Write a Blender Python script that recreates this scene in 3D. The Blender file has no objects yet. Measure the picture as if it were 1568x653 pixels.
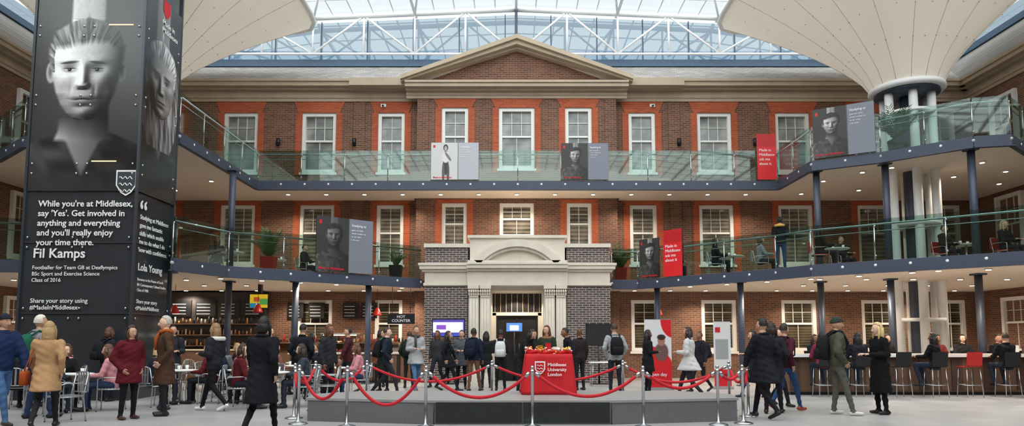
import bpy, bmesh, math, random
import numpy as np
from mathutils import Vector, Matrix
random.seed(7)
S=bpy.context.scene
COL=S.collection
def lin(h):
    h=h.lstrip('#'); c=[int(h[i:i+2],16)/255 for i in (0,2,4)]
    return tuple((x/12.92) if x<=.04045 else ((x+.055)/1.055)**2.4 for x in c)+(1.0,)
_M={}
def mat(name,hx,rough=.6,metal=0,var=.12,scale=6,bump=0,emit=0,spec=.5):
    k=(name,hx)
    if k in _M: return _M[k]
    m=bpy.data.materials.new(name); m.use_nodes=True
    nt=m.node_tree; b=nt.nodes['Principled BSDF']; c=lin(hx)
    b.inputs['Roughness'].default_value=rough; b.inputs['Metallic'].default_value=metal
    b.inputs['Specular IOR Level'].default_value=spec
    tc=nt.nodes.new('ShaderNodeTexCoord'); n=nt.nodes.new('ShaderNodeTexNoise')
    n.inputs['Scale'].default_value=scale; n.inputs['Detail'].default_value=4
    nt.links.new(tc.outputs['Object'],n.inputs['Vector'])
    mx=nt.nodes.new('ShaderNodeMix'); mx.data_type='RGBA'
    mx.inputs[6].default_value=tuple(x*(1-var) for x in c[:3])+(1,)
    mx.inputs[7].default_value=tuple(min(1,x*(1+var)) for x in c[:3])+(1,)
    nt.links.new(n.outputs['Fac'],mx.inputs[0]); nt.links.new(mx.outputs[2],b.inputs['Base Color'])
    if bump:
        bp=nt.nodes.new('ShaderNodeBump'); bp.inputs['Strength'].default_value=bump; bp.inputs['Distance'].default_value=.02
        nt.links.new(n.outputs['Fac'],bp.inputs['Height']); nt.links.new(bp.outputs[0],b.inputs['Normal'])
    if emit:
        b.inputs['Emission Color'].default_value=c; b.inputs['Emission Strength'].default_value=emit
    _M[k]=m; return m
def cloth(hx): return mat('cloth_'+hx,hx,.85,0,.22,14,.25,0,.2)
def glass(name,hx,base=.05,edge=.5):
    if name in _M: return _M[name]
    m=bpy.data.materials.new(name); m.use_nodes=True; nt=m.node_tree; nt.nodes.clear()
    o=nt.nodes.new('ShaderNodeOutputMaterial'); t=nt.nodes.new('ShaderNodeBsdfTransparent'); t.inputs[0].default_value=lin(hx)
    g=nt.nodes.new('ShaderNodeBsdfGlossy'); g.inputs['Roughness'].default_value=.03; g.inputs[0].default_value=(.9,.97,.95,1)
    lw=nt.nodes.new('ShaderNodeLayerWeight'); lw.inputs[0].default_value=.5
    p=nt.nodes.new('ShaderNodeMath'); p.operation='POWER'; p.inputs[1].default_value=3
    q=nt.nodes.new('ShaderNodeMath'); q.operation='MULTIPLY_ADD'; q.inputs[1].default_value=edge; q.inputs[2].default_value=base
    mx=nt.nodes.new('ShaderNodeMixShader')
    nt.links.new(lw.outputs['Facing'],p.inputs[0]); nt.links.new(p.outputs[0],q.inputs[0]); nt.links.new(q.outputs[0],mx.inputs[0])
    nt.links.new(t.outputs[0],mx.inputs[1]); nt.links.new(g.outputs[0],mx.inputs[2]); nt.links.new(mx.outputs[0],o.inputs[0])
    _M[name]=m; return m
def brick(name,c1,c2,mor,axis=0,bw=.23,rh=.075,ms=.009,off=.5,rough=.85):
    m=bpy.data.materials.new(name); m.use_nodes=True; nt=m.node_tree; b=nt.nodes['Principled BSDF']
    b.inputs['Roughness'].default_value=rough
    tc=nt.nodes.new('ShaderNodeTexCoord'); sp=nt.nodes.new('ShaderNodeSeparateXYZ'); cb=nt.nodes.new('ShaderNodeCombineXYZ')
    nt.links.new(tc.outputs['Object'],sp.inputs[0])
    nt.links.new(sp.outputs[0 if axis in(0,2) else 1],cb.inputs[0]); nt.links.new(sp.outputs[1 if axis==2 else 2],cb.inputs[1])
    br=nt.nodes.new('ShaderNodeTexBrick'); br.offset=off
    br.inputs['Color1'].default_value=lin(c1); br.inputs['Color2'].default_value=lin(c2); br.inputs['Mortar'].default_value=lin(mor)
    br.inputs['Scale'].default_value=1; br.inputs['Mortar Size'].default_value=ms; br.inputs['Brick Width'].default_value=bw; br.inputs['Row Height'].default_value=rh
    nt.links.new(cb.outputs[0],br.inputs['Vector'])
    n=nt.nodes.new('ShaderNodeTexNoise'); n.inputs['Scale'].default_value=.8; n.inputs['Detail'].default_value=6
    nt.links.new(tc.outputs['Object'],n.inputs['Vector'])
    r=nt.nodes.new('ShaderNodeMapRange'); r.inputs[3].default_value=.75; r.inputs[4].default_value=1.25
    nt.links.new(n.outputs['Fac'],r.inputs[0])
    mx=nt.nodes.new('ShaderNodeMix'); mx.data_type='RGBA'; mx.blend_type='MULTIPLY'; mx.inputs[0].default_value=1
    nt.links.new(br.outputs['Color'],mx.inputs[6]); nt.links.new(r.outputs[0],mx.inputs[7]); nt.links.new(mx.outputs[2],b.inputs['Base Color'])
    return m
class MB:
    def __init__(s): s.v=[];s.f=[];s.m=[];s.s=[];s.mats=[]
    def mi(s,m):
        if m not in s.mats: s.mats.append(m)
        return s.mats.index(m)
    def add(s,v,f,m,sm=False):
        o=len(s.v); s.v.extend([tuple(p) for p in v]); i=s.mi(m)
        for q in f: s.f.append([a+o for a in q]); s.m.append(i); s.s.append(sm)
    def box(s,x0,x1,y0,y1,z0,z1,m):
        v=[(x,y,z) for x in(x0,x1) for y in(y0,y1) for z in(z0,z1)]
        s.add(v,[(0,1,3,2),(4,6,7,5),(0,4,5,1),(2,3,7,6),(0,2,6,4),(1,5,7,3)],m)
    def obox(s,p0,p1,t,z0,z1,m,off=0):
        a=Vector(p0);b=Vector(p1);d=(b-a).normalized();n=Vector((-d.y,d.x))
        a=a+n*off;b=b+n*off
        c=[a-n*t/2,b-n*t/2,b+n*t/2,a+n*t/2]
        s.ext([(q.x,q.y) for q in c],z0,z1,m)
    def ext(s,poly,z0,z1,m,mtop=None,mbot=None):
        n=len(poly); v=[(x,y,z0) for x,y in poly]+[(x,y,z1) for x,y in poly]
        s.add(v,[(i,(i+1)%n,n+(i+1)%n,n+i) for i in range(n)],m)
        s.add([(x,y,z1) for x,y in poly],[list(range(n))],mtop or m)
        s.add([(x,y,z0) for x,y in poly],[list(range(n))[::-1]],mbot or m)
    def loft(s,rings,m,caps=True,sm=True):
        n=len(rings[0]); v=[p for r in rings for p in r]; f=[]
        for j in range(len(rings)-1):
            for i in range(n):
                a=j*n+i;b=j*n+(i+1)%n; f.append((a,b,b+n,a+n))
        if caps: f.append(list(range(n))[::-1]); f.append([(len(rings)-1)*n+i for i in range(n)])
        s.add(v,f,m,sm)
    def cyl(s,p0,p1,r0,r1,m,n=10,caps=True):
        p0=Vector(p0);p1=Vector(p1);d=(p1-p0)
        if d.length<1e-6:return
        d.normalize(); u=d.orthogonal().normalized(); w=d.cross(u)
        s.loft([[p+(u*math.cos(2*math.pi*i/n)+w*math.sin(2*math.pi*i/n))*r for i in range(n)] for p,r in((p0,r0),(p1,r1))],m,caps)
    def tube(s,pts,r,m,n=8):
        pts=[Vector(p) for p in pts]; rings=[]; u=None
        for k,p in enumerate(pts):
            d=(pts[min(k+1,len(pts)-1)]-pts[max(k-1,0)]).normalized()
            if u is None: u=d.orthogonal().normalized()
            u=(u-d*u.dot(d)).normalized(); w=d.cross(u)
            rr=r[k] if isinstance(r,(list,tuple)) else r
            rings.append([p+(u*math.cos(2*math.pi*i/n)+w*math.sin(2*math.pi*i/n))*rr for i in range(n)])
        s.loft(rings,m)
    def sph(s,c,r,m,nu=12,nv=8,M3=None,fn=None,keep=None):
        if not isinstance(r,(tuple,list)): r=(r,r,r)
        v=[];dirs=[]
        for j in range(nv+1):
            th=math.pi*j/nv
            for i in range(nu):
                ph=2*math.pi*i/nu; d=Vector((math.sin(th)*math.cos(ph),math.sin(th)*math.sin(ph),math.cos(th)))
                p=Vector((d.x*r[0],d.y*r[1],d.z*r[2]))
                if fn: p=fn(d,p)
                if M3 is not None: p=M3@p
                v.append(p+Vector(c)); dirs.append(d)
        f=[]
        for j in range(nv):
            for i in range(nu):
                q=(j*nu+i,(j+1)*nu+i,(j+1)*nu+(i+1)%nu,j*nu+(i+1)%nu)
                if keep and not all(keep(dirs[a]) for a in q): continue
                f.append(q)
        s.add(v,f,m,True)
    def lathe(s,prof,c,m,n=20):
        s.loft([[(c[0]+r*math.cos(2*math.pi*i/n),c[1]+r*math.sin(2*math.pi*i/n),c[2]+z) for i in range(n)] for r,z in prof],m)
    def build(s,name,M=None,parent=None):
        me=bpy.data.meshes.new(name); me.from_pydata(s.v,[],s.f)
        for m in s.mats: me.materials.append(m)
        me.polygons.foreach_set('material_index',s.m); me.polygons.foreach_set('use_smooth',s.s); me.update()
        ob=bpy.data.objects.new(name,me); COL.objects.link(ob)
        if parent: ob.parent=parent
        if M is not None: ob.matrix_local=M
        return ob
def TR(x,y,z,rz=0): return Matrix.Translation((x,y,z))@Matrix.Rotation(math.radians(rz),4,'Z')

# ---------------- materials
BR0=brick('brick_facade','80543f','5f4032','8d7a6b',0)
BR1=brick('brick_side','80543f','5f4032','8d7a6b',1)
BRP=brick('brick_portico','5e4e4b','3e3635','a59e97',0,ms=.012)
RED=brick('brick_red_dressing','bd5a35','a54a2c','a86a50',0)
FLO=brick('floor_stone','abaaa8','a3a2a1','888786',2,bw=1.2,rh=.6,ms=.006,rough=.36)
SLATE=brick('slate_roof','a6a29c','8c8986','6c6b6a',0,bw=.3,rh=.12,ms=.012)
WHITE=mat('white_paint','eeeeea',.45,0,.04)
STEELW=mat('white_steel','f0f1f1',.4,0,.03)
STONE=mat('portland_stone','d9d1c3',.8,0,.14,3,.2)
STONE2=mat('stone_cornice','baaa94',.85,0,.18,2,.2)
NAVY=mat('slate_blue_steel','434b5c',.45,.1,.08)
GUT=mat('blue_gutter','48617a',.5,0,.1)
SOFF=mat('cream_soffit','e6d6c4',.7,0,.04)
DECK=mat('deck_floor','8d8780',.6)
CHROME=mat('brushed_steel','b9bcbf',.25,.95,.05)
ALU=mat('aluminium','bcbec0',.35,.8,.05)
BLACK=mat('black_plastic','15161a',.4)
DARK=mat('dark_panel','2a2422',.6)
WOOD=mat('walnut_wood','6a4f3d',.5,0,.3,3)
WOODL=mat('light_worktop','c9bfb2',.4)
REDV=mat('red_velvet','c01526',.75,0,.15,20,.2)
REDC=mat('red_cloth','c4101c',.7,0,.12,8)
REDP=mat('red_plastic','b82420',.35)
LAMP=mat('lamp_glow','fff0d8',.5,0,0,emit=14)
STRIP=mat('lift_light_strip','ffdda6',.5,0,0,emit=.8)
WARM=mat('warm_light_panel','f3c98a',.5,0,.3,3,emit=.6)
GB=glass('balustrade_glass','d6e6e1',.05,.38)
GR=glass('roof_glass','e6ecef',.03,.1)
GG=glass('gable_glass','93a5b1',.1,.25)
GG2=glass('gable_glass_low','6a8aa3',.08,.25)
GCASE=glass('case_glass','dfe8e8',.06,.4)
LEAF=mat('leaf','44783a',.5,0,.35,8); LEAF2=mat('leaf_dark','2a532f',.5,0,.35,8)
TXW=mat('white_print','efefef',.6,0,.01); TXR=mat('red_print','d4202a',.6,0,.01); TXK=mat('black_print','1a1a1a',.6,0,.01)
MEMB=mat('canopy_membrane','e4ddd2',.75,0,.03,1.5)
nt=MEMB.node_tree; o_=nt.nodes['Material Output']; p_=nt.nodes['Principled BSDF']
t_=nt.nodes.new('ShaderNodeBsdfTranslucent'); t_.inputs[0].default_value=lin('eaddcc'); x_=nt.nodes.new('ShaderNodeMixShader'); x_.inputs[0].default_value=.22
nt.links.new(p_.outputs[0],x_.inputs[1]); nt.links.new(t_.outputs[0],x_.inputs[2]); nt.links.new(x_.outputs[0],o_.inputs[0])
def panemat(name,a,b,sc,rough=.12):
    m=bpy.data.materials.new(name); m.use_nodes=True; nt=m.node_tree; p=nt.nodes['Principled BSDF']; p.inputs['Roughness'].default_value=rough
    tc=nt.nodes.new('ShaderNodeTexCoord'); w=nt.nodes.new('ShaderNodeTexWave'); w.bands_direction='Z'; w.inputs['Scale'].default_value=sc; w.inputs['Distortion'].default_value=.6
    n=nt.nodes.new('ShaderNodeTexNoise'); n.inputs['Scale'].default_value=1.3
    nt.links.new(tc.outputs['Object'],w.inputs[0]); nt.links.new(tc.outputs['Object'],n.inputs['Vector'])
    ad=nt.nodes.new('ShaderNodeMath'); ad.operation='MULTIPLY_ADD'; ad.inputs[1].default_value=.3
    nt.links.new(w.outputs['Fac'],ad.inputs[0]); nt.links.new(n.outputs['Fac'],ad.inputs[2])
    r=nt.nodes.new('ShaderNodeValToRGB'); r.color_ramp.elements[0].position=.4;r.color_ramp.elements[1].position=.85
    r.color_ramp.elements[0].color=lin(a); r.color_ramp.elements[1].color=lin(b)
    nt.links.new(ad.outputs[0],r.inputs[0]); nt.links.new(r.outputs[0],p.inputs['Base Color']); return m
PANE=panemat('window_pane_blinds','565b5a','b0b4b0',6)
PANE1=panemat('window_pane_beige','4a4742','9c9485',2)
PANED=panemat('window_pane_dark','252422','6a604c',3)

# ---------------- shell
m=MB(); m.box(-18.2,18.2,-8,29,-.2,0,FLO); m.build('floor')
XW=17.6; YF=26.0; YC=25.6; BAY=3.82
W2=[(10.75,1.33),(7.7,1.33),(4.88,1.04),(13.8,1.33),(16.6,1.0)]
z2=(7.9,10.28); z1=(4.3,6.62); z0=(1.0,2.95)
def wall(mb,x0,x1,za,zb,y0,y1,holes,m_):
    xs=sorted({x0,x1}|{h[0] for h in holes}|{h[1] for h in holes}); zs=sorted({za,zb}|{h[2] for h in holes}|{h[3] for h in holes})
    for i in range(len(xs)-1):
        for j in range(len(zs)-1):
            cx=(xs[i]+xs[i+1])/2; cz=(zs[j]+zs[j+1])/2
            if any(h[0]<cx<h[1] and h[2]<cz<h[3] for h in holes): continue
            mb.box(xs[i],xs[i+1],y0,y1,zs[j],zs[j+1],m_)
def xw_at(x,w,zr): return (x-w/2,x+w/2,zr[0],zr[1])
nwin=[0]
def window(x,y,zr,w,pane,rz=0,bars=True):
    nwin[0]+=1; b=MB(); h=zr[1]-zr[0]; t=.13
    b.box(-w/2,-w/2+t,-.05,.12,0,h,WHITE); b.box(w/2-t,w/2,-.05,.12,0,h,WHITE)
    b.box(-w/2+t,w/2-t,-.05,.12,h-t,h,WHITE); b.box(-w/2+t,w/2-t,-.05,.12,0,t,WHITE)
    b.box(-w/2-.06,w/2+.06,-.14,.02,-.09,0,WHITE)
    b.box(-w/2+t,w/2-t,.02,.09,h*.52,h*.52+.07,WHITE)
    if bars:
        nb=3 if w>1.2 else 2
        for k in range(1,nb):
            xx=-w/2+t+(w-2*t)*k/nb; b.box(xx-.01,xx+.01,.05,.09,h*.52,h-t,WHITE)
        b.box(-.01,.01,.05,.09,t,h*.52,WHITE)
        for zz in (.76,): b.box(-w/2+t,w/2-t,.052,.088,h*zz-.01,h*zz+.01,WHITE)
    b.box(-w/2+t,w/2-t,.09,.11,t,h-t,pane)
    b.build('window_%d'%nwin[0],TR(x,y,zr[0],rz))
hl=[]
for x,w in W2:
    for sg in(-1,1):
        for zr,pn in((z2,PANE),(z1,PANE1)):
            hl.append(xw_at(sg*x,w,zr)); window(sg*x,YF+.08,zr,w,pn)
        hl.append(xw_at(sg*x,w,z0)); window(sg*x,YF+.08,z0,w,PANED)
for sg,nm in((-1,'left'),(1,'right')):
    b=MB(); H=[h for h in hl if h[0]*sg>0]
    a,c=sorted((sg*BAY,sg*(XW+.3))); wall(b,a,c,0,11.2,YF,YF+.3,H,BR0); b.build('wall_facade_'+nm)
b=MB(); Hc=[]
for x,w,zr in((0,1.37,(7.95,10.35)),(-2.37,1.02,(7.95,10.35)),(2.37,1.02,(7.95,10.35)),(0,1.3,(5.3,6.62)),(-2.37,.95,(4.9,6.62)),(2.37,.95,(4.9,6.62))):
    Hc.append(xw_at(x,w,zr)); window(x,YC+.08,zr,w,PANE if zr[0]>7 else PANE1)
wall(b,-BAY,BAY,3.3,11.2,YC,YC+.3,Hc,BR0); b.box(-BAY,-BAY+.3,YC+.3,YF+.3,0,11.2,BR1); b.box(BAY-.3,BAY,YC+.3,YF+.3,0,11.2,BR1)
b.box(-BAY,-3.13,YC,YC+.3,0,3.3,BR0); b.box(3.13,BAY,YC,YC+.3,0,3.3,BR0)
b.build('wall_facade_centre')
b=MB()
def dress(x,w,zr,y,up=.5):
    for q in(-1,1):
        a,c=sorted((x+q*w/2,x+q*(w/2+.24))); b.box(a,c,y-.03,y,zr[0]-.1,zr[1],RED)
    v=[(x-w/2-.14,y-.03,zr[1]),(x+w/2+.14,y-.03,zr[1]),(x+w/2+.34,y-.03,zr[1]+up),(x-w/2-.34,y-.03,zr[1]+up)]
    b.add(v+[(p[0],y,p[2]) for p in v],[(0,1,2,3),(0,4,5,1),(1,5,6,2),(2,6,7,3),(3,7,4,0)],RED)
for x,w in W2[:4]:
    for q in(-1,1): dress(q*x,w,z2,YF,.46); dress(q*x,w,(3.6,6.62),YF,.2)
for x,w in((0,1.37),(-2.37,1.02),(2.37,1.02)): dress(x,w,(7.9,10.35),YC,.4)
for x in(-2.37,2.37): dress(x,.95,(4.9,6.62),YC,.15)
for q in(-1,1):
    a,c=sorted((q*BAY,q*(BAY-.45))); b.box(a,c,YC-.03,YC,7,10.7,BR0)
    a,c=sorted((q*5.9,q*6.35)); b.box(a,c,YF-.05,YF,3.6,10.7,BR0)
b.build('trim_red_brick')
for sg,nm in((-1,'west'),(1,'east')):
    b=MB(); a,c=sorted((sg*XW,sg*(XW+.3))); b.box(a,c,-8,YF,0,11.2,BR1); b.build('wall_'+nm)
    for yy in(24,20.8,17.6):
        for zr in(z2,z1,z0): window(sg*(XW-.08),yy,zr,1.3,PANE,-90*sg)
b=MB(); b.box(-17.9,17.9,-8.3,-8,0,14,BR0); b.build('wall_south')
def cornice(mb,prof,x0,x1,y):
    for d,a,c in prof: mb.box(x0,x1,y-d,y+.2,a,c,STONE2)
PR=[(.06,10.72,10.85),(.1,10.85,11.0),(.08,11.0,11.12),(.3,11.12,11.2),(.5,11.2,11.36),(.56,11.36,11.46)]
b=MB(); cornice(b,PR,-XW,-BAY,YF); cornice(b,PR,BAY,XW,YF)
for q in(-1,1):
    for d,a,c in PR:
        x0,x1=sorted((q*(XW-d),q*(XW+.2))); b.box(x0,x1,-8,YF-.1,a,c,STONE2)
    x0,x1=sorted((q*BAY,q*6.4)); b.box(x0,x1,YF-.7,YF,11.14,11.44,STONE2)
b.build('trim_1')
b=MB(); PC=[(.06,10.7,10.82),(.1,10.82,10.95),(.3,10.95,11.02),(.5,11.02,11.16),(.56,11.16,11.24)]
for d,a,c in PC: b.box(-BAY-.42,BAY+.42,YC-d,YC,a,c,STONE2)
for q in(-1,1):
    for t0,t1,d in((0,.16,.62),(.16,.34,.5),(.34,.44,.3)):
        A=Vector((q*4.4,11.42-t0));B=Vector((0,13.02-t0)); C=Vector((0,13.02-t1)); D=Vector((q*4.4,11.42-t1))
        fr=[(p.x,YC-d,max(p.y,11.2)) for p in(A,B,C,D)]; bk=[(p[0],YC+.3,p[2]) for p in fr]
        b.add(fr+bk,[(0,1,2,3),(4,7,6,5),(0,4,5,1),(3,2,6,7),(0,3,7,4)],STONE2)
b.add([(-4,YC-.02,11.2),(4,YC-.02,11.2),(0,YC-.02,12.7)],[(0,1,2)],BR0)
b.build('pediment')
b=MB(); b.add([(-4.4,YC-.5,11.4),(0,YC-.5,13.0),(0,28.4,13.0),(-4.4,28.4,11.4),(4.4,YC-.5,11.4),(4.4,28.4,11.4)],[(0,1,2,3),(1,4,5,2)],SLATE)
for q in(-1,1):
    b.add([(q*3.9,YF-.5,11.46),(q*XW,YF-.5,11.46),(q*(XW+1),28.6,13.2),(q*3.9,28.6,13.2)],[(0,1,2,3)],SLATE)
    b.add([(q*(XW-.5),YF-.4,11.46),(q*(XW-.5),-8,11.46),(q*(XW+1),-8,13.2),(q*(XW+1),28.6,13.2)],[(0,1,2,3)],SLATE)
b.build('slate_roof')
# atrium roof
def rz(x):
    x=abs(x); return 15.65-.045*x if x<8.7 else 15.26-.14*(x-8.7)
b=MB()
b.box(-18.8,18.8,28.5,28.9,13.2,13.5,GUT)
for q in(-1,1):
    a,c=sorted((q*18.5,q*18.8)); b.box(a,c,-8,28.5,13.2,13.45,GUT)
b.box(-.06,.06,28.1,28.2,13.5,15.6,NAVY)
xs=[-18.5,-8.7,0,8.7,18.5]
for i in range(4):
    p,q=xs[i],xs[i+1]
    for yy,r in((28.2,.11),(22,.09),(15,.09),(8,.09),(1,.09)):
        b.cyl((p,yy,rz(p)-.05),(q,yy,rz(q)-.05),r,r,STEELW)
b.cyl((-18.5,28.2,13.62),(18.5,28.2,13.62),.05,.05,STEELW)
n=16; X=[-17.4+34.8*i/n for i in range(n+1)]
for i,x in enumerate(X):
    b.cyl((x,28.2,13.62),(x,28.2,rz(x)-.05),.045,.045,STEELW,8)
    if i<n:
        x2=X[i+1]
        if i%2==0: b.cyl((x,28.2,13.62),(x2,28.2,rz(x2)-.05),.045,.045,STEELW,8)
        else: b.cyl((x,28.2,rz(x)-.05),(x2,28.2,13.62),.045,.045,STEELW,8)
    if i%2==0: b.box(x-.06,x+.06,-8,28.6,rz(x)-.06,rz(x)+.08,STEELW); b.cyl((x,28.2,rz(x)-.1),(x*.86,25.2,rz(x*.86)),.05,.05,STEELW,8)
for i in range(43):
    x=-18.3+i*.87; b.box(x-.025,x+.025,-8,28.6,rz(x)+.04,rz(x)+.1,STEELW)
for j in range(24):
    yy=28.4-j*1.5
    for i in range(4):
        p,q=xs[i],xs[i+1]; b.cyl((p,yy,rz(p)+.04),(q,yy,rz(q)+.04),.03,.03,STEELW,6)
for j in range(19): b.box(-18.5+j*2,-18.5+j*2+.04,28.7,28.74,13.5,rz(-18.5+j*2),NAVY)
b.build('roof_truss')
b=MB()
for i in range(4):
    p,q=xs[i],xs[i+1]; b.add([(p,-8,rz(p)+.12),(q,-8,rz(q)+.12),(q,28.8,rz(q)+.12),(p,28.8,rz(p)+.12)],[(0,1,2,3)],GR)
b.build('ceiling')
b=MB()
for i in range(4):
    p,q=xs[i],xs[i+1]
    b.add([(p,28.8,14.0),(q,28.8,14.0),(q,28.8,rz(q)),(p,28.8,rz(p))],[(0,1,2,3)],GG)
    b.add([(p,28.8,13.5),(q,28.8,13.5),(q,28.8,14.0),(p,28.8,14.0)],[(0,1,2,3)],GG2)
for q in(-1,1): b.add([(q*18.6,-8,13.4),(q*18.6,28.8,13.4),(q*18.6,28.8,rz(18.5)+.1),(q*18.6,-8,rz(18.5)+.1)],[(0,1,2,3)],GG)
b.build('window_gable')
# canopies
def canopy(sg):
    cx,cy=sg*12.6,21.5; b=MB(); rings=[]; N=64; K=18
    for k in range(K+1):
        t=k/K; rr=[]
        for i in range(N):
            a=2*math.pi*i/N+math.pi/4; c_,s_=math.cos(a),math.sin(a)
            sq=4.85*(1.0/((abs(c_)**9+abs(s_)**9)**(1/9)))
            r=1.02+(sq-1.02)*t
            rr.append((cx+r*c_,cy+r*s_,9.5+4.2*(t**.75)))
        rings.append(rr)
    b.loft(rings,MEMB,False)
    b.tube(rings[-1]+[rings[-1][0]],.1,STEELW,6)
    SE=mat('membrane_seam','c9c2b7',.7)
    for i in range(0,N,4): b.tube([(p[0],p[1],p[2]-.005) for p in [rings[k][i] for k in range(K+1)]],.008,SE,4)
    for i in range(0,N,2):
        for k in range(3,K,3):
            p=rings[k][i]; b.sph((p[0],p[1],p[2]-.01),.02,CHROME,6,4)
    b.lathe([(1.06,-.12),(1.12,-.06),(1.1,.05),(1.0,.08)],(cx,cy,9.5),STEELW,32)
    b.lathe([(.2,-.25),(.95,-.2),(.95,-.1),(.3,-.08)],(cx,cy,9.5),NAVY,24)
    for a in range(6):
        t=a*math.pi/3+.3; x=cx+.72*math.cos(t); y=cy+.62*math.sin(t)
        b.cyl((x,y,0),(x,y,9.5),.14,.13,STEELW,16)
    for zz in(2,5,8.6): b.lathe([(.6,0),(.78,0),(.78,.1),(.6,.1)],(cx,cy,zz),STEELW,24)
    b.cyl((cx,cy,0),(cx,cy,9.4),.22,.22,NAVY,16)
    b.build('tensile_canopy')
canopy(-1); canopy(1)

# ---------------- balconies
def balcony(name,deck,paths,z):
    b=MB(); b.ext(deck,z-.24,z,NAVY,DECK,SOFF)
    g=MB()
    for path in paths:
        for i in range(len(path)-1):
            p,q=Vector(path[i]),Vector(path[i+1]); L=(q-p).length; d=(q-p)/L
            b.obox(p,q,.06,z-.29,z+.02,NAVY)
            b.obox(p,q,.14,z-.31,z-.28,NAVY)
            n=max(1,round(L/.85))
            for k in range(n+1):
                c=p+d*L*k/n
                b.sph((c.x,c.y,z-.1),.05,TXW,8,6)
            n=max(1,round(L/1.5))
            for k in range(n):
                a=p+d*(L*k/n+.015); c=p+d*(L*(k+1)/n-.015)
                g.obox(a,c,.018,z+.03,z+1.12,GB)
                e=p+d*(L*k/n)
                g.cyl((e.x,e.y,z+.02),(e.x,e.y,z+.95),.018,.018,CHROME,8)
                for zz in(.15,.95): g.sph((a.x,a.y,z+zz),.028,CHROME,8,6)
        for zz,r in((1.0,.028),(.82,.012)): g.tube([(p[0],p[1]+.08,z+zz) for p in path],r,CHROME,8)
    b.build(name); g.build('glass_balustrade')
P2=[(-17.55,20.6),(-15.5,20.0),(-13.7,18.5),(-12.0,18.1),(-9.2,18.1),(-9.2,23.8),(9.25,23.8),(9.25,21.1),(10.9,20.1),(12.6,18.5),(13.5,18.3),(15.5,20),(17.55,20.6)]
balcony('balcony_upper',[(-17.55,25.95)]+P2+[(17.55,25.95),(3.9,25.95),(3.9,25.55),(-3.9,25.55),(-3.9,25.95)],[P2],7.03)
P1L=[(-17.55,18.8),(-13.7,17.7),(-12.0,18.1),(-9.15,18.1),(-8.9,17.4),(-8.25,19.3),(-3.3,23.2)]
P1R=[(3.3,23.7),(4.2,23.7),(7.6,20),(8.2,19),(12,16),(13.5,15.2),(17.55,14.6)]
balcony('balcony_lower',[(-17.55,25.95)]+P1L+[(-3.3,25.55),(-3.9,25.55),(-3.9,25.95)],[P1L],3.5)
balcony('balcony_lower',[(3.9,25.95),(3.9,25.55),(3.3,25.55)]+P1R+[(17.55,25.95)],[P1R],3.5)
def col(x,y,z0_,z1_,r=.1):
    b=MB(); b.cyl((x,y,z0_),(x,y,z1_),r,r,NAVY,14); b.box(x-.16,x+.16,y-.16,y+.16,z0_,z0_+.03,NAVY); b.box(x-.15,x+.15,y-.15,y+.15,z1_-.04,z1_,NAVY)
    b.build('steel_column')
for x,y in((9.5,21.35),(11.2,20.45),(12.75,18.85),(-9.0,21.2)):
    col(x,y,3.505,6.785); col(x,y,0,3.255)
for x,y in((-4.9,22.4),(-6.95,21.3),(4.85,23.6),(7.0,21.4)): col(x,y,0,3.255)
b=MB(); spots=[]
def dl(x,y,z): b.cyl((x,y,z-.03),(x,y,z),.09,.1,WHITE,14); b.cyl((x,y,z-.035),(x,y,z-.029),.065,.065,LAMP,14)
for i in range(13):
    x=-8.4+i*1.4; dl(x,24.7,6.78)
    if i%3==0: spots.append((x,24.7,6.7))
for q in(-1,1):
    for x,y in((10.3,22.6),(10.4,24.6),(11.6,20.8),(14,20.2),(14.3,22),(15.5,21.3),(12.2,24),(14.5,24.5),(16.5,23),(11,21.4)): dl(q*x,y,6.78)
    for x,y in((10.5,23.2),(14,21)): spots.append((q*x,y,6.7))
def dp(pts):
    for i,(x,y) in enumerate(pts): dl(x,y,3.25)
LP=[(-4+-.95*i,23.6-.72*i) for i in range(6)]+[(-4.3-1.3*i,24.9) for i in range(10)]+[(-10+-1.3*i,20.5) for i in range(5)]+[(-9-1.4*i,22.6) for i in range(6)]
RP=[(4.9+.95*i,24-.95*i) for i in range(7)]+[(4.3+1.3*i,24.9) for i in range(10)]+[(11+1.1*i,17.8-.3*i) for i in range(6)]+[(9+1.4*i,20.3) for i in range(6)]+[(9.5+1.4*i,22.6) for i in range(5)]
dp(LP);dp(RP)
for i in range(0,len(LP),3): spots.append((*LP[i],3.15))
for i in range(0,len(RP),3): spots.append((*RP[i],3.15))
b.build('downlights')
for i,(x,y,z) in enumerate(spots):
    l=bpy.data.lights.new('downlight_lamp','SPOT'); l.energy=130 if z>5 else 165; l.color=(1,.84,.66); l.spot_size=2.6; l.spot_blend=.6; l.shadow_soft_size=.08
    o=bpy.data.objects.new('downlight_lamp',l); o.location=(x,y,z); COL.objects.link(o)

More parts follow.
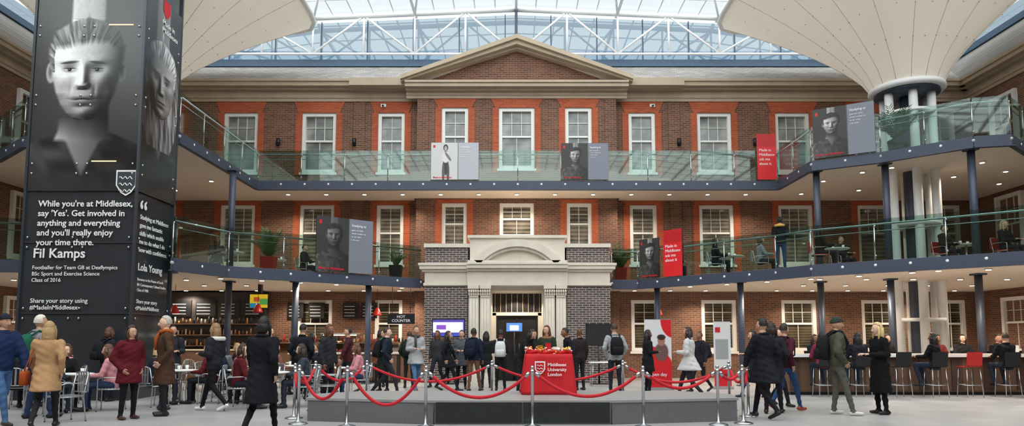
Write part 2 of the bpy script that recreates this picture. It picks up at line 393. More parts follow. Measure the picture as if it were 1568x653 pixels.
# ---------------- portico
b=MB(); YP=22.9; YB=25.58
for q in(-1,1):
    a,c=sorted((q*1.66,q*3.12)); b.box(a,c,YP,YB,0,3.25,BRP); b.box(a,c,YP+.05,YB,4.0,4.55,BRP)
    a2,c2=sorted((q*1.6,q*3.16)); b.box(a2,c2,YP-.02,YB,4.55,4.68,STONE)
    for d,za,zb in((.04,3.25,3.34),(.0,3.34,3.72),(.08,3.72,3.8),(.16,3.8,3.92),(.2,3.92,4.0)): 
        a2,c2=sorted((q*1.5,q*(3.12+d))); b.box(a2,c2,YP-.02-d,YB,za,zb,STONE)
    for x in(1.08,1.46):
        X0=q*x; b.box(X0-.17,X0+.17,YP-.12,YP+.4,.25,2.85,STONE)
        for k in(-.1,0,.1): b.cyl((X0+k,YP-.12,.35),(X0+k,YP-.12,2.8),.03,.03,STONE,8)
        b.box(X0-.21,X0+.21,YP-.17,YP+.4,0,.25,STONE)
        b.box(X0-.16,X0+.16,YP-.15,YP+.3,2.85,2.9,STONE)
        for k in range(5):
            for zz in(2.95,3.05): b.sph((X0-.15+.075*k,YP-.15-(zz-2.95)*.4,zz),(.035,.04,.06),STONE,8,6)
        b.box(X0-.2,X0+.2,YP-.22,YP+.3,3.13,3.25,STONE); b.box(X0-.16,X0+.16,YP-.12,YP+.3,2.9,3.14,STONE)
    a,c=sorted((q*.88,q*1.66)); b.box(a,c,YP+.3,YB,0,3.25,STONE)
for d,za,zb in((.06,3.25,3.36),(.02,3.36,3.74),(.12,3.74,3.82),(.22,3.82,3.94),(.26,3.94,4.0)): b.box(-1.68,1.68,YP-.1-d,YB,za,zb,STONE)
b.box(-1.6,1.6,YP-.05,YB,4.0,4.86,STONE); b.box(-1.68,1.68,YP-.14,YB,4.86,4.95,STONE)
def arc(r0,r1,y0,y1,zc,a0,N=24):
    fr=[]
    for i in range(N+1):
        a=math.pi/2+a0-(2*a0)*i/N
        fr.append([(r1*math.cos(a),y0,zc+r1*math.sin(a)),(r0*math.cos(a),y0,zc+r0*math.sin(a)),(r0*math.cos(a),y1,zc+r0*math.sin(a)),(r1*math.cos(a),y1,zc+r1*math.sin(a))])
    b.loft(fr,STONE,True,False)
a0=math.radians(52)
arc(1.6,1.84,YP-.3,YP,2.95,a0); arc(1.5,1.6,YP-.2,YP,2.95,a0)
b.box(-1.66,1.66,YP-.3,YP,4.0,4.08,STONE)
b.box(-.88,.88,YP+.3,YB,3.1,3.25,STONE)
DS=mat('door_dark','2a2828',.3)
b.box(-.88,.88,24.6,24.7,2.35,3.1,DS); b.box(-.88,-.75,24.5,24.7,0,2.4,STONE); b.box(.75,.88,24.5,24.7,0,2.4,STONE); b.box(-.88,.88,24.5,24.6,2.3,2.42,STONE)
b.build('stone_portico')
b=MB(); b.box(-.75,.75,24.62,24.68,0,2.3,DS)
for x in(-.75,-.03,.69): b.box(x,x+.06,24.56,24.63,0,2.3,BLACK)
for z in(0,1.0,2.24): b.box(-.75,.75,24.57,24.63,z,z+.06,BLACK)
for k in range(9): b.box(-.8+.2*k,-.78+.2*k,24.55,24.6,2.42,3.1,STONE2)
b.box(-.1,-.06,24.5,24.54,.9,1.3,CHROME); b.box(.06,.1,24.5,24.54,.9,1.3,CHROME)
b.build('door_1')
l=bpy.data.lights.new('portico_lamp','SPOT'); l.energy=90; l.color=(1,.85,.68); l.spot_size=2.4; l.shadow_soft_size=.08
o=bpy.data.objects.new('portico_lamp',l); o.location=(0,23.9,3.05); COL.objects.link(o)

# ---------------- rasters / posters / text
def text(s,size,par,loc,mt,rz=0,bold=0,align='LEFT',shear=0):
    c=bpy.data.curves.new('lettering','FONT'); c.body=s; c.size=size; c.align_x=align; c.extrude=.003; c.offset=bold; c.space_line=1
    c.resolution_u=3
    o=bpy.data.objects.new('tmp',c); COL.objects.link(o); bpy.context.view_layer.update()
    me=bpy.data.meshes.new_from_object(o.evaluated_get(bpy.context.evaluated_depsgraph_get())); bpy.data.objects.remove(o)
    me.materials.clear(); me.materials.append(mt)
    o=bpy.data.objects.new('lettering',me); COL.objects.link(o); o.parent=par
    o.matrix_local=Matrix.Translation(loc)@Matrix.Rotation(math.radians(rz),4,'Z')@Matrix.Rotation(math.pi/2,4,'X'); return o
_rg=np.random.RandomState(3).rand(128,128)
def noise2(x,y):
    xi=np.floor(x).astype(int);yi=np.floor(y).astype(int); fx=x-xi;fy=y-yi; fx=fx*fx*(3-2*fx);fy=fy*fy*(3-2*fy)
    g=lambda a,b_:_rg[a%128,b_%128]
    return (g(xi,yi)*(1-fx)+g(xi+1,yi)*fx)*(1-fy)+(g(xi,yi+1)*(1-fx)+g(xi+1,yi+1)*fx)*fy
class Ras:
    def __init__(s,w,h,nx,ny,bg):
        s.w,s.h,s.nx,s.ny=w,h,nx,ny; s.x,s.y=np.meshgrid(np.linspace(0,w,nx),np.linspace(0,h,ny)); s.a=np.zeros((ny,nx,3)); s.a[:]=s.c(bg)
    def c(s,c):
        if isinstance(c,np.ndarray): return c[...,None]*np.ones(3)
        return np.array([c]*3 if isinstance(c,(int,float)) else c,float)
    def put(s,m,c,al=1):
        m=(m*al)[...,None]; s.a=s.a*(1-m)+s.c(c)*m
    def ell(s,cx,cy,rx,ry,c,soft=.12,al=1,rot=0):
        dx=s.x-cx;dy=s.y-cy; cr,sr=math.cos(rot),math.sin(rot); X=dx*cr+dy*sr;Y=-dx*sr+dy*cr
        d=np.sqrt((X/rx)**2+(Y/ry)**2)-1; s.put(np.clip(.5-d/soft,0,1),c,al)
    def rect(s,x0,x1,y0,y1,c,soft=.01,al=1):
        d=np.maximum(np.maximum(x0-s.x,s.x-x1),np.maximum(y0-s.y,s.y-y1)); s.put(np.clip(.5-d/soft,0,1),c,al)
    def build(s,name,par,M,mt):
        idx=np.arange(s.nx*s.ny).reshape(s.ny,s.nx)
        v=np.stack([s.x.ravel(),np.zeros(s.nx*s.ny),s.y.ravel()],1)
        f=np.stack([idx[:-1,:-1].ravel(),idx[:-1,1:].ravel(),idx[1:,1:].ravel(),idx[1:,:-1].ravel()],1)
        me=bpy.data.meshes.new(name); me.from_pydata(v.tolist(),[],f.tolist())
        ca=me.color_attributes.new('Col','FLOAT_COLOR','POINT')
        a=np.clip(s.a.reshape(-1,3),0,1); L=np.where(a<=.04045,a/12.92,((a+.055)/1.055)**2.4)
        ca.data.foreach_set('color',np.concatenate([L,np.ones((len(L),1))],1).ravel().astype(np.float32))
        me.materials.append(mt); o=bpy.data.objects.new(name,me); COL.objects.link(o); o.parent=par; o.matrix_local=M; return o
def printmat(rough):
    m=bpy.data.materials.new('printed_panel'); m.use_nodes=True; nt=m.node_tree; p=nt.nodes['Principled BSDF']; p.inputs['Roughness'].default_value=rough
    c=nt.nodes.new('ShaderNodeVertexColor'); c.layer_name='Col'; nt.links.new(c.outputs[0],p.inputs['Base Color']); return m
PRINT=printmat(.45); PRINTG=printmat(.2)
def portrait(R,cx,cy,s,dress=.14,skin=.62,hair=.16,style='short',lt=-1,tw=0.0):
    u0=(R.x-cx)/s; v=(R.y-cy)/s; a0=np.abs(u0)
    sm=lambda d,w_: np.clip(.5+d/w_,0,1)
    fold=noise2(u0*5+v*2+9,v*4+4)
    sw=np.interp(v,[-3.6,-2.3,-1.8,-1.5,-1.3,-1.15],[2.2,1.95,1.6,1.05,.6,0])
    R.put(sm(sw-a0,.08)*(v<-1.1),dress*(.6+.6*fold)*np.clip(.75+lt*u0*.25,.3,1.3))
    # V neck skin + neck
    vn=np.interp(v,[-2.2,-1.5,-1.3],[0,.34,.5]); R.put(sm(vn-a0,.08)*(v<-1.25)*(v>-2.2),skin*.75*np.clip(.75+lt*u0*.5,.3,1.2))
    nw=np.interp(v,[-1.5,-1.25,-.6],[.62,.52,.5])
    nk=skin*(.25+.6*np.clip(.5+lt*u0*.9,0,1))*np.interp(v,[-1.5,-.95],[1.1,.42])*(.95+.1*noise2(u0*8,v*3))
    R.put(sm(nw-a0,.07)*np.clip((v+1.5)/.1,0,1)*(v<-.5),nk)
    ang=np.arctan2(v+.3,u0); rad=np.sqrt(u0**2+v**2)
    st=.6*noise2(ang*26+40+rad*2,rad*3+7)+.4*noise2(ang*55+90,rad*6+20)
    shp=np.clip(.55+lt*u0*.45+.25*(v-.5),.15,1.15)
    hv=hair*(.35+1.25*st)*shp*1.25
    if style=='long':
        w2=np.interp(v,[-1.9,-1.3,-.3,.5,1.0,1.25],[.6,.9,.98,.92,.6,0]); R.put(sm(w2-a0,.07)*(v>-1.9),hair*(.3+1.0*noise2(u0*16+v*2+50,v*2.2+11))*np.clip(.6+lt*u0*.4,.2,1))
    for q in(-1,1):
        k_=.85 if q==lt else .42
        R.ell(cx+q*.735*s,cy+.0*s,.10*s,.23*s,skin*k_,.25); R.ell(cx+q*.745*s,cy+.03*s,.045*s,.13*s,skin*k_*.55,.9,.8)
    u=u0-tw*.0; au=np.abs(u); uf=u-tw*(1-(v*.6)**2)  # feature coordinate shifted by head turn
    def G(a,b_,sa,sb,ab=True):
        return np.exp(-(((np.abs(uf) if ab else uf)-a)**2/sa**2+(v-b_)**2/sb**2))
    w=np.interp(v,[-1.03,-1.01,-.97,-.88,-.7,-.45,-.1,.3,.6,.8,1.0],[0,.14,.25,.37,.5,.61,.70,.735,.71,.6,.35])
    z=.62*np.sqrt(np.clip(1-(au/(w+.06))**2,0,1))*np.sqrt(np.clip(1-(v*.84)**2,0.02,1))
    z+=.15*np.exp(-(uf/.10)**2)*np.interp(v,[-.38,-.29,-.2,.2,.36],[0,.95,1,.3,.0])
    z+=.05*G(.095,-.27,.055,.05)
    z-=.075*G(.29,.07,.17,.10); z+=.035*G(.29,.05,.10,.05)
    z+=.035*G(.27,.26,.24,.08); z+=.05*G(.42,-.16,.18,.18); z-=.04*G(.44,-.52,.14,.22)
    z+=.035*G(0,-.53,.2,.045,False)+.04*G(0,-.635,.17,.05,False)-.02*G(0,-.58,.26,.02,False)-.035*G(0,-.74,.15,.045,False)+.06*G(0,-.88,.16,.10,False)
    z-=.018*G(.25,-.4,.045,.14)
    dv=(R.y[1,0]-R.y[0,0])/s; du=(R.x[0,1]-R.x[0,0])/s
    gy,gx=np.gradient(z,dv,du); nn=np.sqrt(gx**2+gy**2+1); L=np.array((lt*.6,.36,.71)); sh=np.clip((-gx*L[0]-gy*L[1]+L[2])/nn,0,1)
    tex=.97+.06*noise2(u*22,v*22)
    face=skin*(.2+1.02*sh**1.15)*tex+.12*sh**20
    stub=np.clip((-v-.42)*2.2,0,.22)*(1 if style=='short' else 0)
    R.put(sm(w-au,.06)*(v>-1.04),np.clip(face*(1-stub),0,1))
    lx=lambda t:cx+(t+tw)*s
    R.put(np.clip(np.exp(-(uf/.22)**4)*np.exp(-((v+.535)/.04)**2)+np.exp(-(uf/.18)**4)*np.exp(-((v+.635)/.04)**2),0,1),skin*.5,.45)
    R.put(np.clip(np.exp(-(uf/.23)**4)*np.exp(-((v+.58-.01*np.cos(uf*16))/.013)**2),0,1),.06,.8)
    for q in(-1,1):
        R.ell(lx(q*.07),cy-.345*s,.035*s,.016*s,.07,.8,.8)
        ex,ey=lx(q*.29),cy+.06*s
        R.ell(ex,ey+.005*s,.14*s,.06*s,skin*.4,.9,.55); R.ell(ex,ey-.003*s,.105*s,.033*s,skin*(.95 if q==lt else .6),.3,.9)
        R.ell(ex,ey+.004*s,.042*s,.038*s,.08,.3); R.ell(ex+lt*.014*s,ey+.014*s,.010*s,.010*s,.85,.5)
        R.ell(ex,ey+.032*s,.125*s,.013*s,.07,.6,.85); R.ell(ex,ey-.036*s,.1*s,.006*s,.2,.8,.4); R.ell(ex,ey+.075*s,.13*s,.01*s,skin*.4,.9,.6)
        R.ell(ex+q*.01*s,ey+.155*s,.17*s,.028*s,min(hair*.45,.16),.7,.8,rot=-q*.12)
    hl=.63+.05*np.cos(u*5+lt)-.3*np.clip(au-.42,0,1)+.07*(st-.5)
    hw=np.interp(v,[-.02,.1,.5,.9,1.08,1.2],[.72,.765,.80,.66,.40,0])+.05*(noise2(ang*18,rad*0+3)-.5)
    side=(au>w-.055)&(v>(-.0))
    hm_=sm(hw-au,.08)*np.maximum(sm(v-hl,.14),side*1.0)*(v>-.0)
    R.put(hm_,hv)
    R.a*=(.97+.06*noise2(R.x*90,R.y*90))[...,None]
def empty(name,M):
    o=bpy.data.objects.new(name,None); COL.objects.link(o); o.matrix_world=M; o.empty_display_size=.2; return o
def panel_poster(name,p0,p1,za,zb,kind,side=True,style='short',skin=.6,red=False):
    p0=Vector(p0);p1=Vector(p1); w=(p1-p0).length; h=zb-za; ang=math.degrees(math.atan2(p1.y-p0.y,p1.x-p0.x))
    e=empty(name,TR(p0.x,p0.y,za,ang)); bm_=MB(); bm_.box(0,w,.004,.03,0,h,BLACK); bm_.build('backing',Matrix(),e)
    if kind=='red':
        R=Ras(w,h,12,24,(.86,.12,.15))
        R.rect(0,w,h*.72,h,(.74,.09,.12),.01)
        R.build('print',e,Matrix(),PRINT)
        for k in range(4): text(['Made in','Middlesex','ask me','about it'][k],w*.2,e,(w*.1,-.006,h*(.62-.1*k)),TXW)
        return e
    R=Ras(w,h,int(120*w)+20,int(120*h)+20,.14)
    pw=w*(.56 if side else 1)
    R.rect(0,pw,0,h,.2,.01)
    portrait(R,pw*.55,h*.66,h*.2,.3 if style!='long' else .6,skin,.2,style)
    if kind=='full':
        R.rect(0,pw,0,h,.8,.01); c=pw*.55
        R.ell(c,h*.45,pw*.1,h*.33,.2,.2); R.ell(c-.05*w,h*.2,pw*.05,h*.25,.35,.2); R.ell(c+.05*w,h*.2,pw*.05,h*.25,.3,.2); R.ell(c,h*.6,pw*.14,h*.15,.85,.2)
        R.ell(c+.05*w,h*.62,pw*.05,h*.14,.45,.2,rot=.6); R.ell(c,h*.86,pw*.09,h*.09,.2,.2); R.ell(c,h*.84,pw*.055,h*.065,.65,.2)
    if side: R.rect(pw,w,0,h,(.48,.5,.55) if kind!='full' else (.7,.71,.74),.01); R.rect(pw,pw+.02,0,h,.3,.01)
    R.rect(pw*.08,pw*.16,h*.86,h*.93,(.8,.1,.14),.01)
    R.build('print',e,Matrix(),PRINT)
    text('Made in Middlesex',h*.065,e,(pw*.08,-.006,h*.04),TXR,bold=.001)
    if side:
        text('Studying at',h*.065,e,(pw+.05*w,-.006,h*.86),TXW,bold=.001)
        for k in range(4): text(['gave me skills','which enable me','to do what','I do now'][k],h*.042,e,(pw+.05*w,-.006,h*(.78-.06*k)),TXW)
    return e
panel_poster('portrait_poster',(-3.05,23.72),(-1.36,23.72),7.08,8.42,'full')
panel_poster('portrait_poster',(1.56,23.72),(3.24,23.72),7.08,8.4,'p',style='short')
panel_poster('portrait_poster',(-6.2,20.8),(-4.7,21.98),3.54,5.27,'p',skin=.4,style='short')
panel_poster('portrait_poster',(9.28,20.98),(10.75,20.08),7.08,8.65,'p',skin=.65)
panel_poster('red_banner',(8.5,23.7),(9.18,23.7),7.08,8.72,'red')
panel_poster('red_banner',(4.92,22.82),(5.42,22.3),3.54,5.1,'red')
panel_poster('portrait_poster',(4.25,23.56),(4.8,22.96),3.54,4.9,'p',skin=.6,side=False)

# ---------------- lift tower with banner
e=empty('glass_lift_tower',TR(-11.9,16.2,0))
TG=mat('smoked_glass','3a3e42',.12,.2,.15,1.0); TF=mat('tower_frame','4a5056',.35,.5)
b=MB(); b.box(.02,2.66,.03,1.78,0,14.3,TG)
for z in(2.05,3.75,5.55,7.25,9.0,10.8,12.6):
    b.box(-.01,2.69,.0,.03,z-.012,z+.012,TF); b.box(2.66,2.7,0,1.8,z-.012,z+.012,TF)
    for x in(.12,1.2,1.45,2.55):
        for dz in(-.12,.12): b.sph((x,-.01,z+dz),.03,CHROME,8,6)
    for y in(.15,1.65):
        for dz in(-.12,.12): b.sph((2.7,y,z+dz),.03,CHROME,8,6)
for x,y in((.0,0),(2.68,0),(2.68,1.8),(0,1.8)): b.box(x-.03,x+.03,y-.03,y+.03,0,14.3,TF)
for z,x in((9.15,1.8),(5.72,1.55)): b.box(x,x+.6,-.012,.02,z,z+.025,STRIP)
b.build('shaft',Matrix(),e)
R=Ras(2.6,5.2,340,680,.2)
R.ell(1.3,4.2,1.9,2.6,.36,1.2,.85)
portrait(R,1.26,2.95,1.17,.3,.84,.55,'short',-1,tw=-.06)
R.put(np.clip((.7-R.y)/.7,0,1),.2,.85)
R.build('portrait_print',e,Matrix.Translation((.04,-.004,5.0)),PRINTG)
R=Ras(1.72,5.2,180,420,.2)
portrait(R,.8,3.0,.92,.22,.55,.75,'long',1)
R.put(np.clip((1.0-R.y)/.9,0,1),.2,.85)
R.build('portrait_print',e,Matrix.Translation((2.706,.04,5.0))@Matrix.Rotation(math.pi/2,4,'Z'),PRINTG)
for k,s_ in enumerate(["While you're at Middlesex,","say 'Yes'. Get involved in","anything and everything","and you'll really enjoy","your time there."]): text(s_,.208,e,(.34,-.02,4.62-.235*k),TXW,bold=.003)
text('Fil Kamps',.32,e,(.28,-.02,3.38),TXW,bold=.005)
for k,s_ in enumerate(['Footballer for Team GB at Deaflympics','BSc Sport and Exercise Science','Class of 2016']): text(s_,.128,e,(.28,-.02,3.1-.15*k),TXW,bold=.0005)
for k,s_ in enumerate(['Share your story using','#MadeInMiddlesex']): text(s_,.15,e,(.28,-.02,2.3-.16*k),TXW,bold=.001)
for k,s_ in enumerate(['Studying at Middlesex','gave me fantastic','skills which enable','me to do what I do','now with confidence.']): text(s_,.155,e,(2.715,.14,4.35-.2*k),TXW,90,.002)
text('Lola Young',.25,e,(2.715,.14,3.1),TXW,90,.004)
for k,s_ in enumerate(['Baroness in the House of Lords','BA Contemporary Cultural Studies','Class of 1988']): text(s_,.095,e,(2.715,.14,2.85-.13*k),TXW,90)
text('Made in\nMiddlesex',.2,e,(2.715,.75,9.55),TXW,90,.002)
for k,s_ in enumerate(['Share your story','#MadeInMiddlesex']): text(s_,.14,e,(2.715,.14,2.3-.16*k),TXW,90)
text('\u201c',.8,e,(2.715,.1,4.25),TXW,90,.01)
def shield(mb,x,y,z,s,m_): mb.add([(x-s*.4,y,z+s*.5),(x-s*.4,y,z-s*.1),(x-s*.2,y,z-s*.4),(x,y,z-s*.52),(x+s*.2,y,z-s*.4),(x+s*.4,y,z-s*.1),(x+s*.4,y,z+s*.5)],[(0,1,2,3,4,5,6)],m_)
b=MB(); shield(b,2.42,-.015,5.2,.62,TXW); shield(b,2.42,-.018,5.2,.54,TF)
for k in range(3): b.tube([(2.25+.02*i,-.022,5.0+.16*k+.03*math.sin(i*1.1)) for i in range(17)],.012,TXW,4)
b.build('crest',Matrix(),e)
b=MB(); shield(b,.95,-2.716,10.0,.45,TXR); b.build('red_crest',Matrix.Rotation(math.pi/2,4,'Z'),e)

# ---------------- plinth
G1=mat('granite_grey','6a6b6d',.4,0,.35,40); G2=mat('granite_black','24282a',.22,0,.5,5); G3=mat('granite_top','939392',.4,0,.15,30)
PL=[(-1.49,11.6),(1.49,11.6),(3.76,12.1),(3.9,13.0),(3.1,13.8),(-3.1,13.8),(-3.9,13.0),(-3.76,12.1)]
b=MB(); b.ext(PL,0,.36,G1); 
b.ext([(x*1.008,12.7+(y-12.7)*1.012) for x,y in PL],.36,.4,G3)
b.box(-1.46,-.01,11.585,11.61,.03,.37,G2); b.box(.01,1.46,11.585,11.61,.03,.37,G2)
for q in(-1,1):
    b.cyl((q*1.49,11.597,0),(q*1.49,11.597,.36),.008,.008,BLACK,6)
b.build('granite_plinth')
posts=[(-3.78,11.65),(-2.87,11.25),(-1.58,11.2),(.15,11.2),(1.95,11.2),(3.25,11.5),(3.74,11.72),(4.2,12.8),(4.2,13.9),(2.14,14.4),(-.6,14.4),(-3.22,14.4),(-4.15,13.9),(-4.12,12.5)]
for x,y in posts:
    b=MB(); b.lathe([(.0,0),(.16,0),(.16,.015),(.13,.03),(.05,.045),(.024,.07),(.024,.86),(.036,.865),(.036,.92),(.02,.93),(.02,.945)],(x,y,0),CHROME,20)
    b.sph((x,y,.965),.032,CHROME,12,8); b.build('rope_stanchion')
sag=[.44,.36,.48,.5,.62,.75,.65,.6,.55,.56,.55,.58,.6,.6]
for i,(p,q) in enumerate(zip(posts,posts[1:]+posts[:1])):
    zl=.88; s_=sag[i]; pts=[]
    d=Vector((q[0]-p[0],q[1]-p[1])); L=d.length
    for k in range(25):
        t=k/24; u=.05/L+(1-.1/L)*t; pts.append((p[0]+d.x*u,p[1]+d.y*u,zl-(zl-s_)*(1-(2*t-1)**2)))
    b=MB(); b.tube(pts,.027,REDV,10)
    for A,B in((pts[0],pts[1]),(pts[-1],pts[-2])):
        A=Vector(A);B=Vector(B); b.cyl(A,A+(B-A).normalized()*.09,.03,.03,CHROME,10)
    b.build('velvet_rope')
e=empty('draped_table',TR(.51,13.1,.4)); b=MB(); rings=[]
for k in range(13):
    t=k/12; rr=[]
    for i in range(96):
        a=2*math.pi*i/96; c_,s_=math.cos(a),math.sin(a); q=1/((abs(c_)**8+abs(s_)**8)**.125)
        cor=abs(math.sin(2*a))**4
        w=1+.05*t+.16*t*cor+(.035*math.sin(a*11)+.02*math.sin(a*23+1))*t**.7
        rr.append((.45*c_*q*w,.3*s_*q*w,.75-.745*t))
    rings.append(rr)
b.loft([[(p[0]*.97,p[1]*.97,.755) for p in rings[0]]]+rings,REDC); b.build('cloth',Matrix(),e)
b=MB(); shield(b,-.17,-.345,.5,.24,TXW); shield(b,-.17,-.348,.5,.19,REDC)
for k in range(3): b.tube([(-.23+.01*i,-.353,.43+.055*k+.01*math.sin(i)) for i in range(13)],.006,TXW,4)
b.build('crest',Matrix(),e)
for k,s_ in enumerate(['Middlesex','University','London']): text(s_,.085,e,(-.03,-.355,.53-.09*k),TXW,bold=.001)
GOLD=mat('gold_tinsel','d9a24a',.3,.6,.4,30)
b=MB()
b.tube([(.4*math.cos(t*math.pi/12),.24*math.sin(t*math.pi/12),.79+.02*math.sin(t*2.1)) for t in range(25)],.035,REDC,8)
for k in range(150):
    a=random.uniform(0,6.283); rr_=random.uniform(.85,1.08); b.sph((.42*math.cos(a)*rr_,.25*math.sin(a)*rr_,.78+random.uniform(0,.09)),random.uniform(.012,.032),random.choice([GOLD,GOLD,REDC,TXW]),6,4)
for x,h_,c_ in((-.15,.16,GOLD),(.0,.2,REDC),(.14,.13,TXW)): b.box(x-.05,x+.05,-.05,.05,.755,.755+h_,c_)
b.build('tinsel',Matrix(),e)

# ---------------- people
def person(name,x,y,face,z=0,h=1.74,pose='stand',arms='down',top='222226',legs='23262e',shoe='1a1a1a',skin='c79a80',hair='2a1d16',style='short',coat=None,puff=.012,pack=None,lean=0,turn=0,scarf=None,seat=.46,hat=None,bag=None,fur=None):
    dz=0; sit=pose=='sit'
    if sit: dz=seat+.06-.92
    J={}
    for q in(-1,1):
        hip=(.09*q,0,.92+dz); 
        if pose=='stand': kn=(.105*q,.015,.50);an=(.12*q,-.02,.085)
        elif pose=='step': kn=(.1*q,.10 if q>0 else 0,.51);an=(.12*q,.2 if q>0 else -.06,.085)
        elif pose=='walk':
            if q>0: kn=(.09,.2,.53);an=(.09,.3,.1)
            else: kn=(-.09,-.02,.5);an=(-.09,-.32,.18)
        else: kn=(.13*q,.42,seat+.07);an=(.13*q,.42 if seat<.6 else .3,max(.085,seat-.4))
        J[q]=[hip,kn,an]
    A={}
    for q in(-1,1):
        A[q]={'down':((.235*q,-.03,1.14),(.25*q,.05,.89)),
              'swing':((.235*q,-.13*q,1.15),(.225*q,-.13*q+.08,.93)),
              'bent':((.23*q,-.01,1.13),(.1*q,.25,1.15)),
              'one':((.23*q,-.01,1.13),(.08*q,.24,1.22)) if q>0 else ((-.235,-.03,1.14),(-.25,.05,.89)),
              'pocket':((.28*q,-.07,1.14),(.19*q,.08,.95)),
              'table':((.24*q,.12,1.14),(.13*q,.36,1.15)),
              'reach':((.22*q,.18,1.22),(.15*q,.42,1.12))}[arms]
    ln=math.radians(lean); piv=Vector((0,0,.95+dz))
    RL=Matrix.Rotation(-ln,3,'X')
    def U(p,off=True): return RL@(Vector(p)+Vector((0,0,dz if off else 0))-piv)+piv
    b=MB(); dm=WHITE; segs=[]
    def cap(p0,p1,r0,r1,lab):
        p0=Vector(p0);p1=Vector(p1); b.cyl(p0,p1,r0,r1,dm,12); b.sph(p0,r0,dm,12,8); b.sph(p1,r1,dm,12,8); segs.append((p0,p1,(r0+r1)/2,lab))
    for q in(-1,1):
        hp,kn,an=J[q]; cap(hp,kn,.088,.062,1); cap(kn,an,.06,.043,1)
        toe=(an[0]*1.1,an[1]+.155,max(.035,an[2]-.055) if sit else .035); heel=(an[0],an[1]-.035,max(.04,an[2]-.05))
        cap(heel,toe,.044,.034,2)
        el,wr=A[q]; sh=U((.175*q,0,1.405)); el=U(el); wr=U(wr)
        cap(sh,el,.058+puff,.045+puff,0); cap(el,wr,.043+puff,.032+puff*.7,0)
        A[q]=(el,wr)
    P=puff
    R_=[(.80,.13,.10,0),(.86,.165,.12,-.005),(.94,.175+P*.5,.125+P*.5,-.01),(1.06,.15+P,.108+P,0),(1.18,.16+P,.115+P,.0),(1.29,.18+P,.125+P,0),(1.38,.185+P,.11+P,-.01),(1.435,.14+P,.085+P,-.01),(1.47,.075,.068,-.005),(1.56,.052,.055,.01)]
    rings=[]
    for zz,rx,ry,yo in R_:
        if coat and zz<1.0: rx+=.02; ry+=.02
        rings.append([U((rx*math.cos(2*math.pi*i/20),ry*math.sin(2*math.pi*i/20)+yo,zz)) for i in range(20)])
    b.loft(rings,dm)
    segs.append((U((0,0,.95)),U((0,0,1.36)),.14,0)); segs.append((U((0,0,1.5)),U((0,.01,1.58)),.045,3))
    if coat and not sit:
        ay=.04 if pose=='walk' else .0; rr=[]
        for t in(0,.33,.66,1):
            zz=1.02+(coat-1.02)*t
            rr.append([( (.165+.045*t+P)*math.cos(2*math.pi*i/20),(.125+.05*t+ay*t*3+P)*math.sin(2*math.pi*i/20),zz) for i in range(20)])
        b.loft(rr,dm)
    tmp=b.build('tmp'); r=tmp.modifiers.new('r','REMESH'); r.mode='VOXEL'; r.voxel_size=.021; r.use_smooth_shade=True
    sm_=tmp.modifiers.new('s','SMOOTH'); sm_.iterations=3; sm_.factor=.5
    bpy.context.view_layer.update()
    me=bpy.data.meshes.new_from_object(tmp.evaluated_get(bpy.context.evaluated_depsgraph_get()))
    om=tmp.data; bpy.data.objects.remove(tmp); bpy.data.meshes.remove(om)
    nv=len(me.vertices); V=np.empty(nv*3); me.vertices.foreach_get('co',V); V=V.reshape(-1,3)
    V+= (np.sin(V[:,2:3]*55+V[:,0:1]*30)*.0035+np.sin(V[:,2:3]*23+V[:,1:2]*40)*.003)*np.array([1,1,0])
    F=[list(p.vertices) for p in me.polygons]; bpy.data.meshes.remove(me)
    C=np.array([V[f].mean(0) for f in F])
    D=[]
    for p0,p1,rr,lab in segs:
        a=np.array(p0);d=np.array(p1)-a; t=np.clip(((C-a)@d)/(d@d),0,1); D.append(np.linalg.norm(C-(a+t[:,None]*d),axis=1)-rr)
    k=np.argmin(np.array(D),0); labs=np.array([s[3] for s in segs])[k]
    hem=coat if (coat and not sit) else .86+dz
    tz=(labs==0)&(C[:,2]<hem)&(k>=8)
    if not sit: tz=(C[:,2]<hem)&(labs==0)&(np.abs(C[:,0])<.19)
    labs[tz]=1
    if not sit: labs[(labs==1)&(C[:,2]>hem)]=0
    sk=mat('skin_'+skin,skin,.55,0,.08,10); hm=mat('hair_'+hair,hair,.6,0,.35,40,.5)
    mats=[cloth(top),cloth(legs),mat('shoe_'+shoe,shoe,.5),sk]
    o=MB()
    o.v=[tuple(p) for p in V]; o.f=F; o.s=[True]*len(F); o.m=[int(a) for a in labs]; o.mats=list(mats)
    for q in(-1,1):
        el,wr=A[q]; d=(wr-el).normalized(); n=Vector((-q,0,0)); n=(n-d*n.dot(d)).normalized()
        if abs(d.z)<.6: n=Vector((0,0,-1)); n=(n-d*n.dot(d)).normalized()
        a=d.cross(n)*(-q)
        if a.y<0 and abs(d.z)>=.6: a=-a
        w=wr+d*.01
        rg=[]
        for t,ww,th in((0,.026,.02),(.03,.036,.018),(.085,.042,.013)):
            rg.append([w+d*t+a*(ww*math.cos(2*math.pi*i/10))+n*(th*math.sin(2*math.pi*i/10)) for i in range(10)])
        o.loft(rg,sk)
        for i,L in enumerate((.066,.074,.068,.054)):
            p=w+d*.082+a*(.03-.02*i); pts=[p]
            for j,(an_,fr) in enumerate(((15,.45),(40,.3),(65,.25))):
                r_=math.radians(an_); p=p+(d*math.cos(r_)+n*math.sin(r_))*L*fr; pts.append(p)
            o.tube(pts,[.0095,.009,.008,.006],sk,6)
        p=w+d*.03+a*.034; o.tube([p,p+(d*.6+a*.6+n*.3).normalized()*.034,p+(d*.9+a*.45+n*.4).normalized()*.06],[.011,.0095,.007],sk,6)
    hc=U((0,.02,1.632)); M3=RL@Matrix.Rotation(math.radians(turn),3,'Z')
    if lean: M3=Matrix.Rotation(-ln*.7,3,'X')@Matrix.Rotation(math.radians(turn),3,'Z')
    def H(p): return hc+M3@Vector(p)
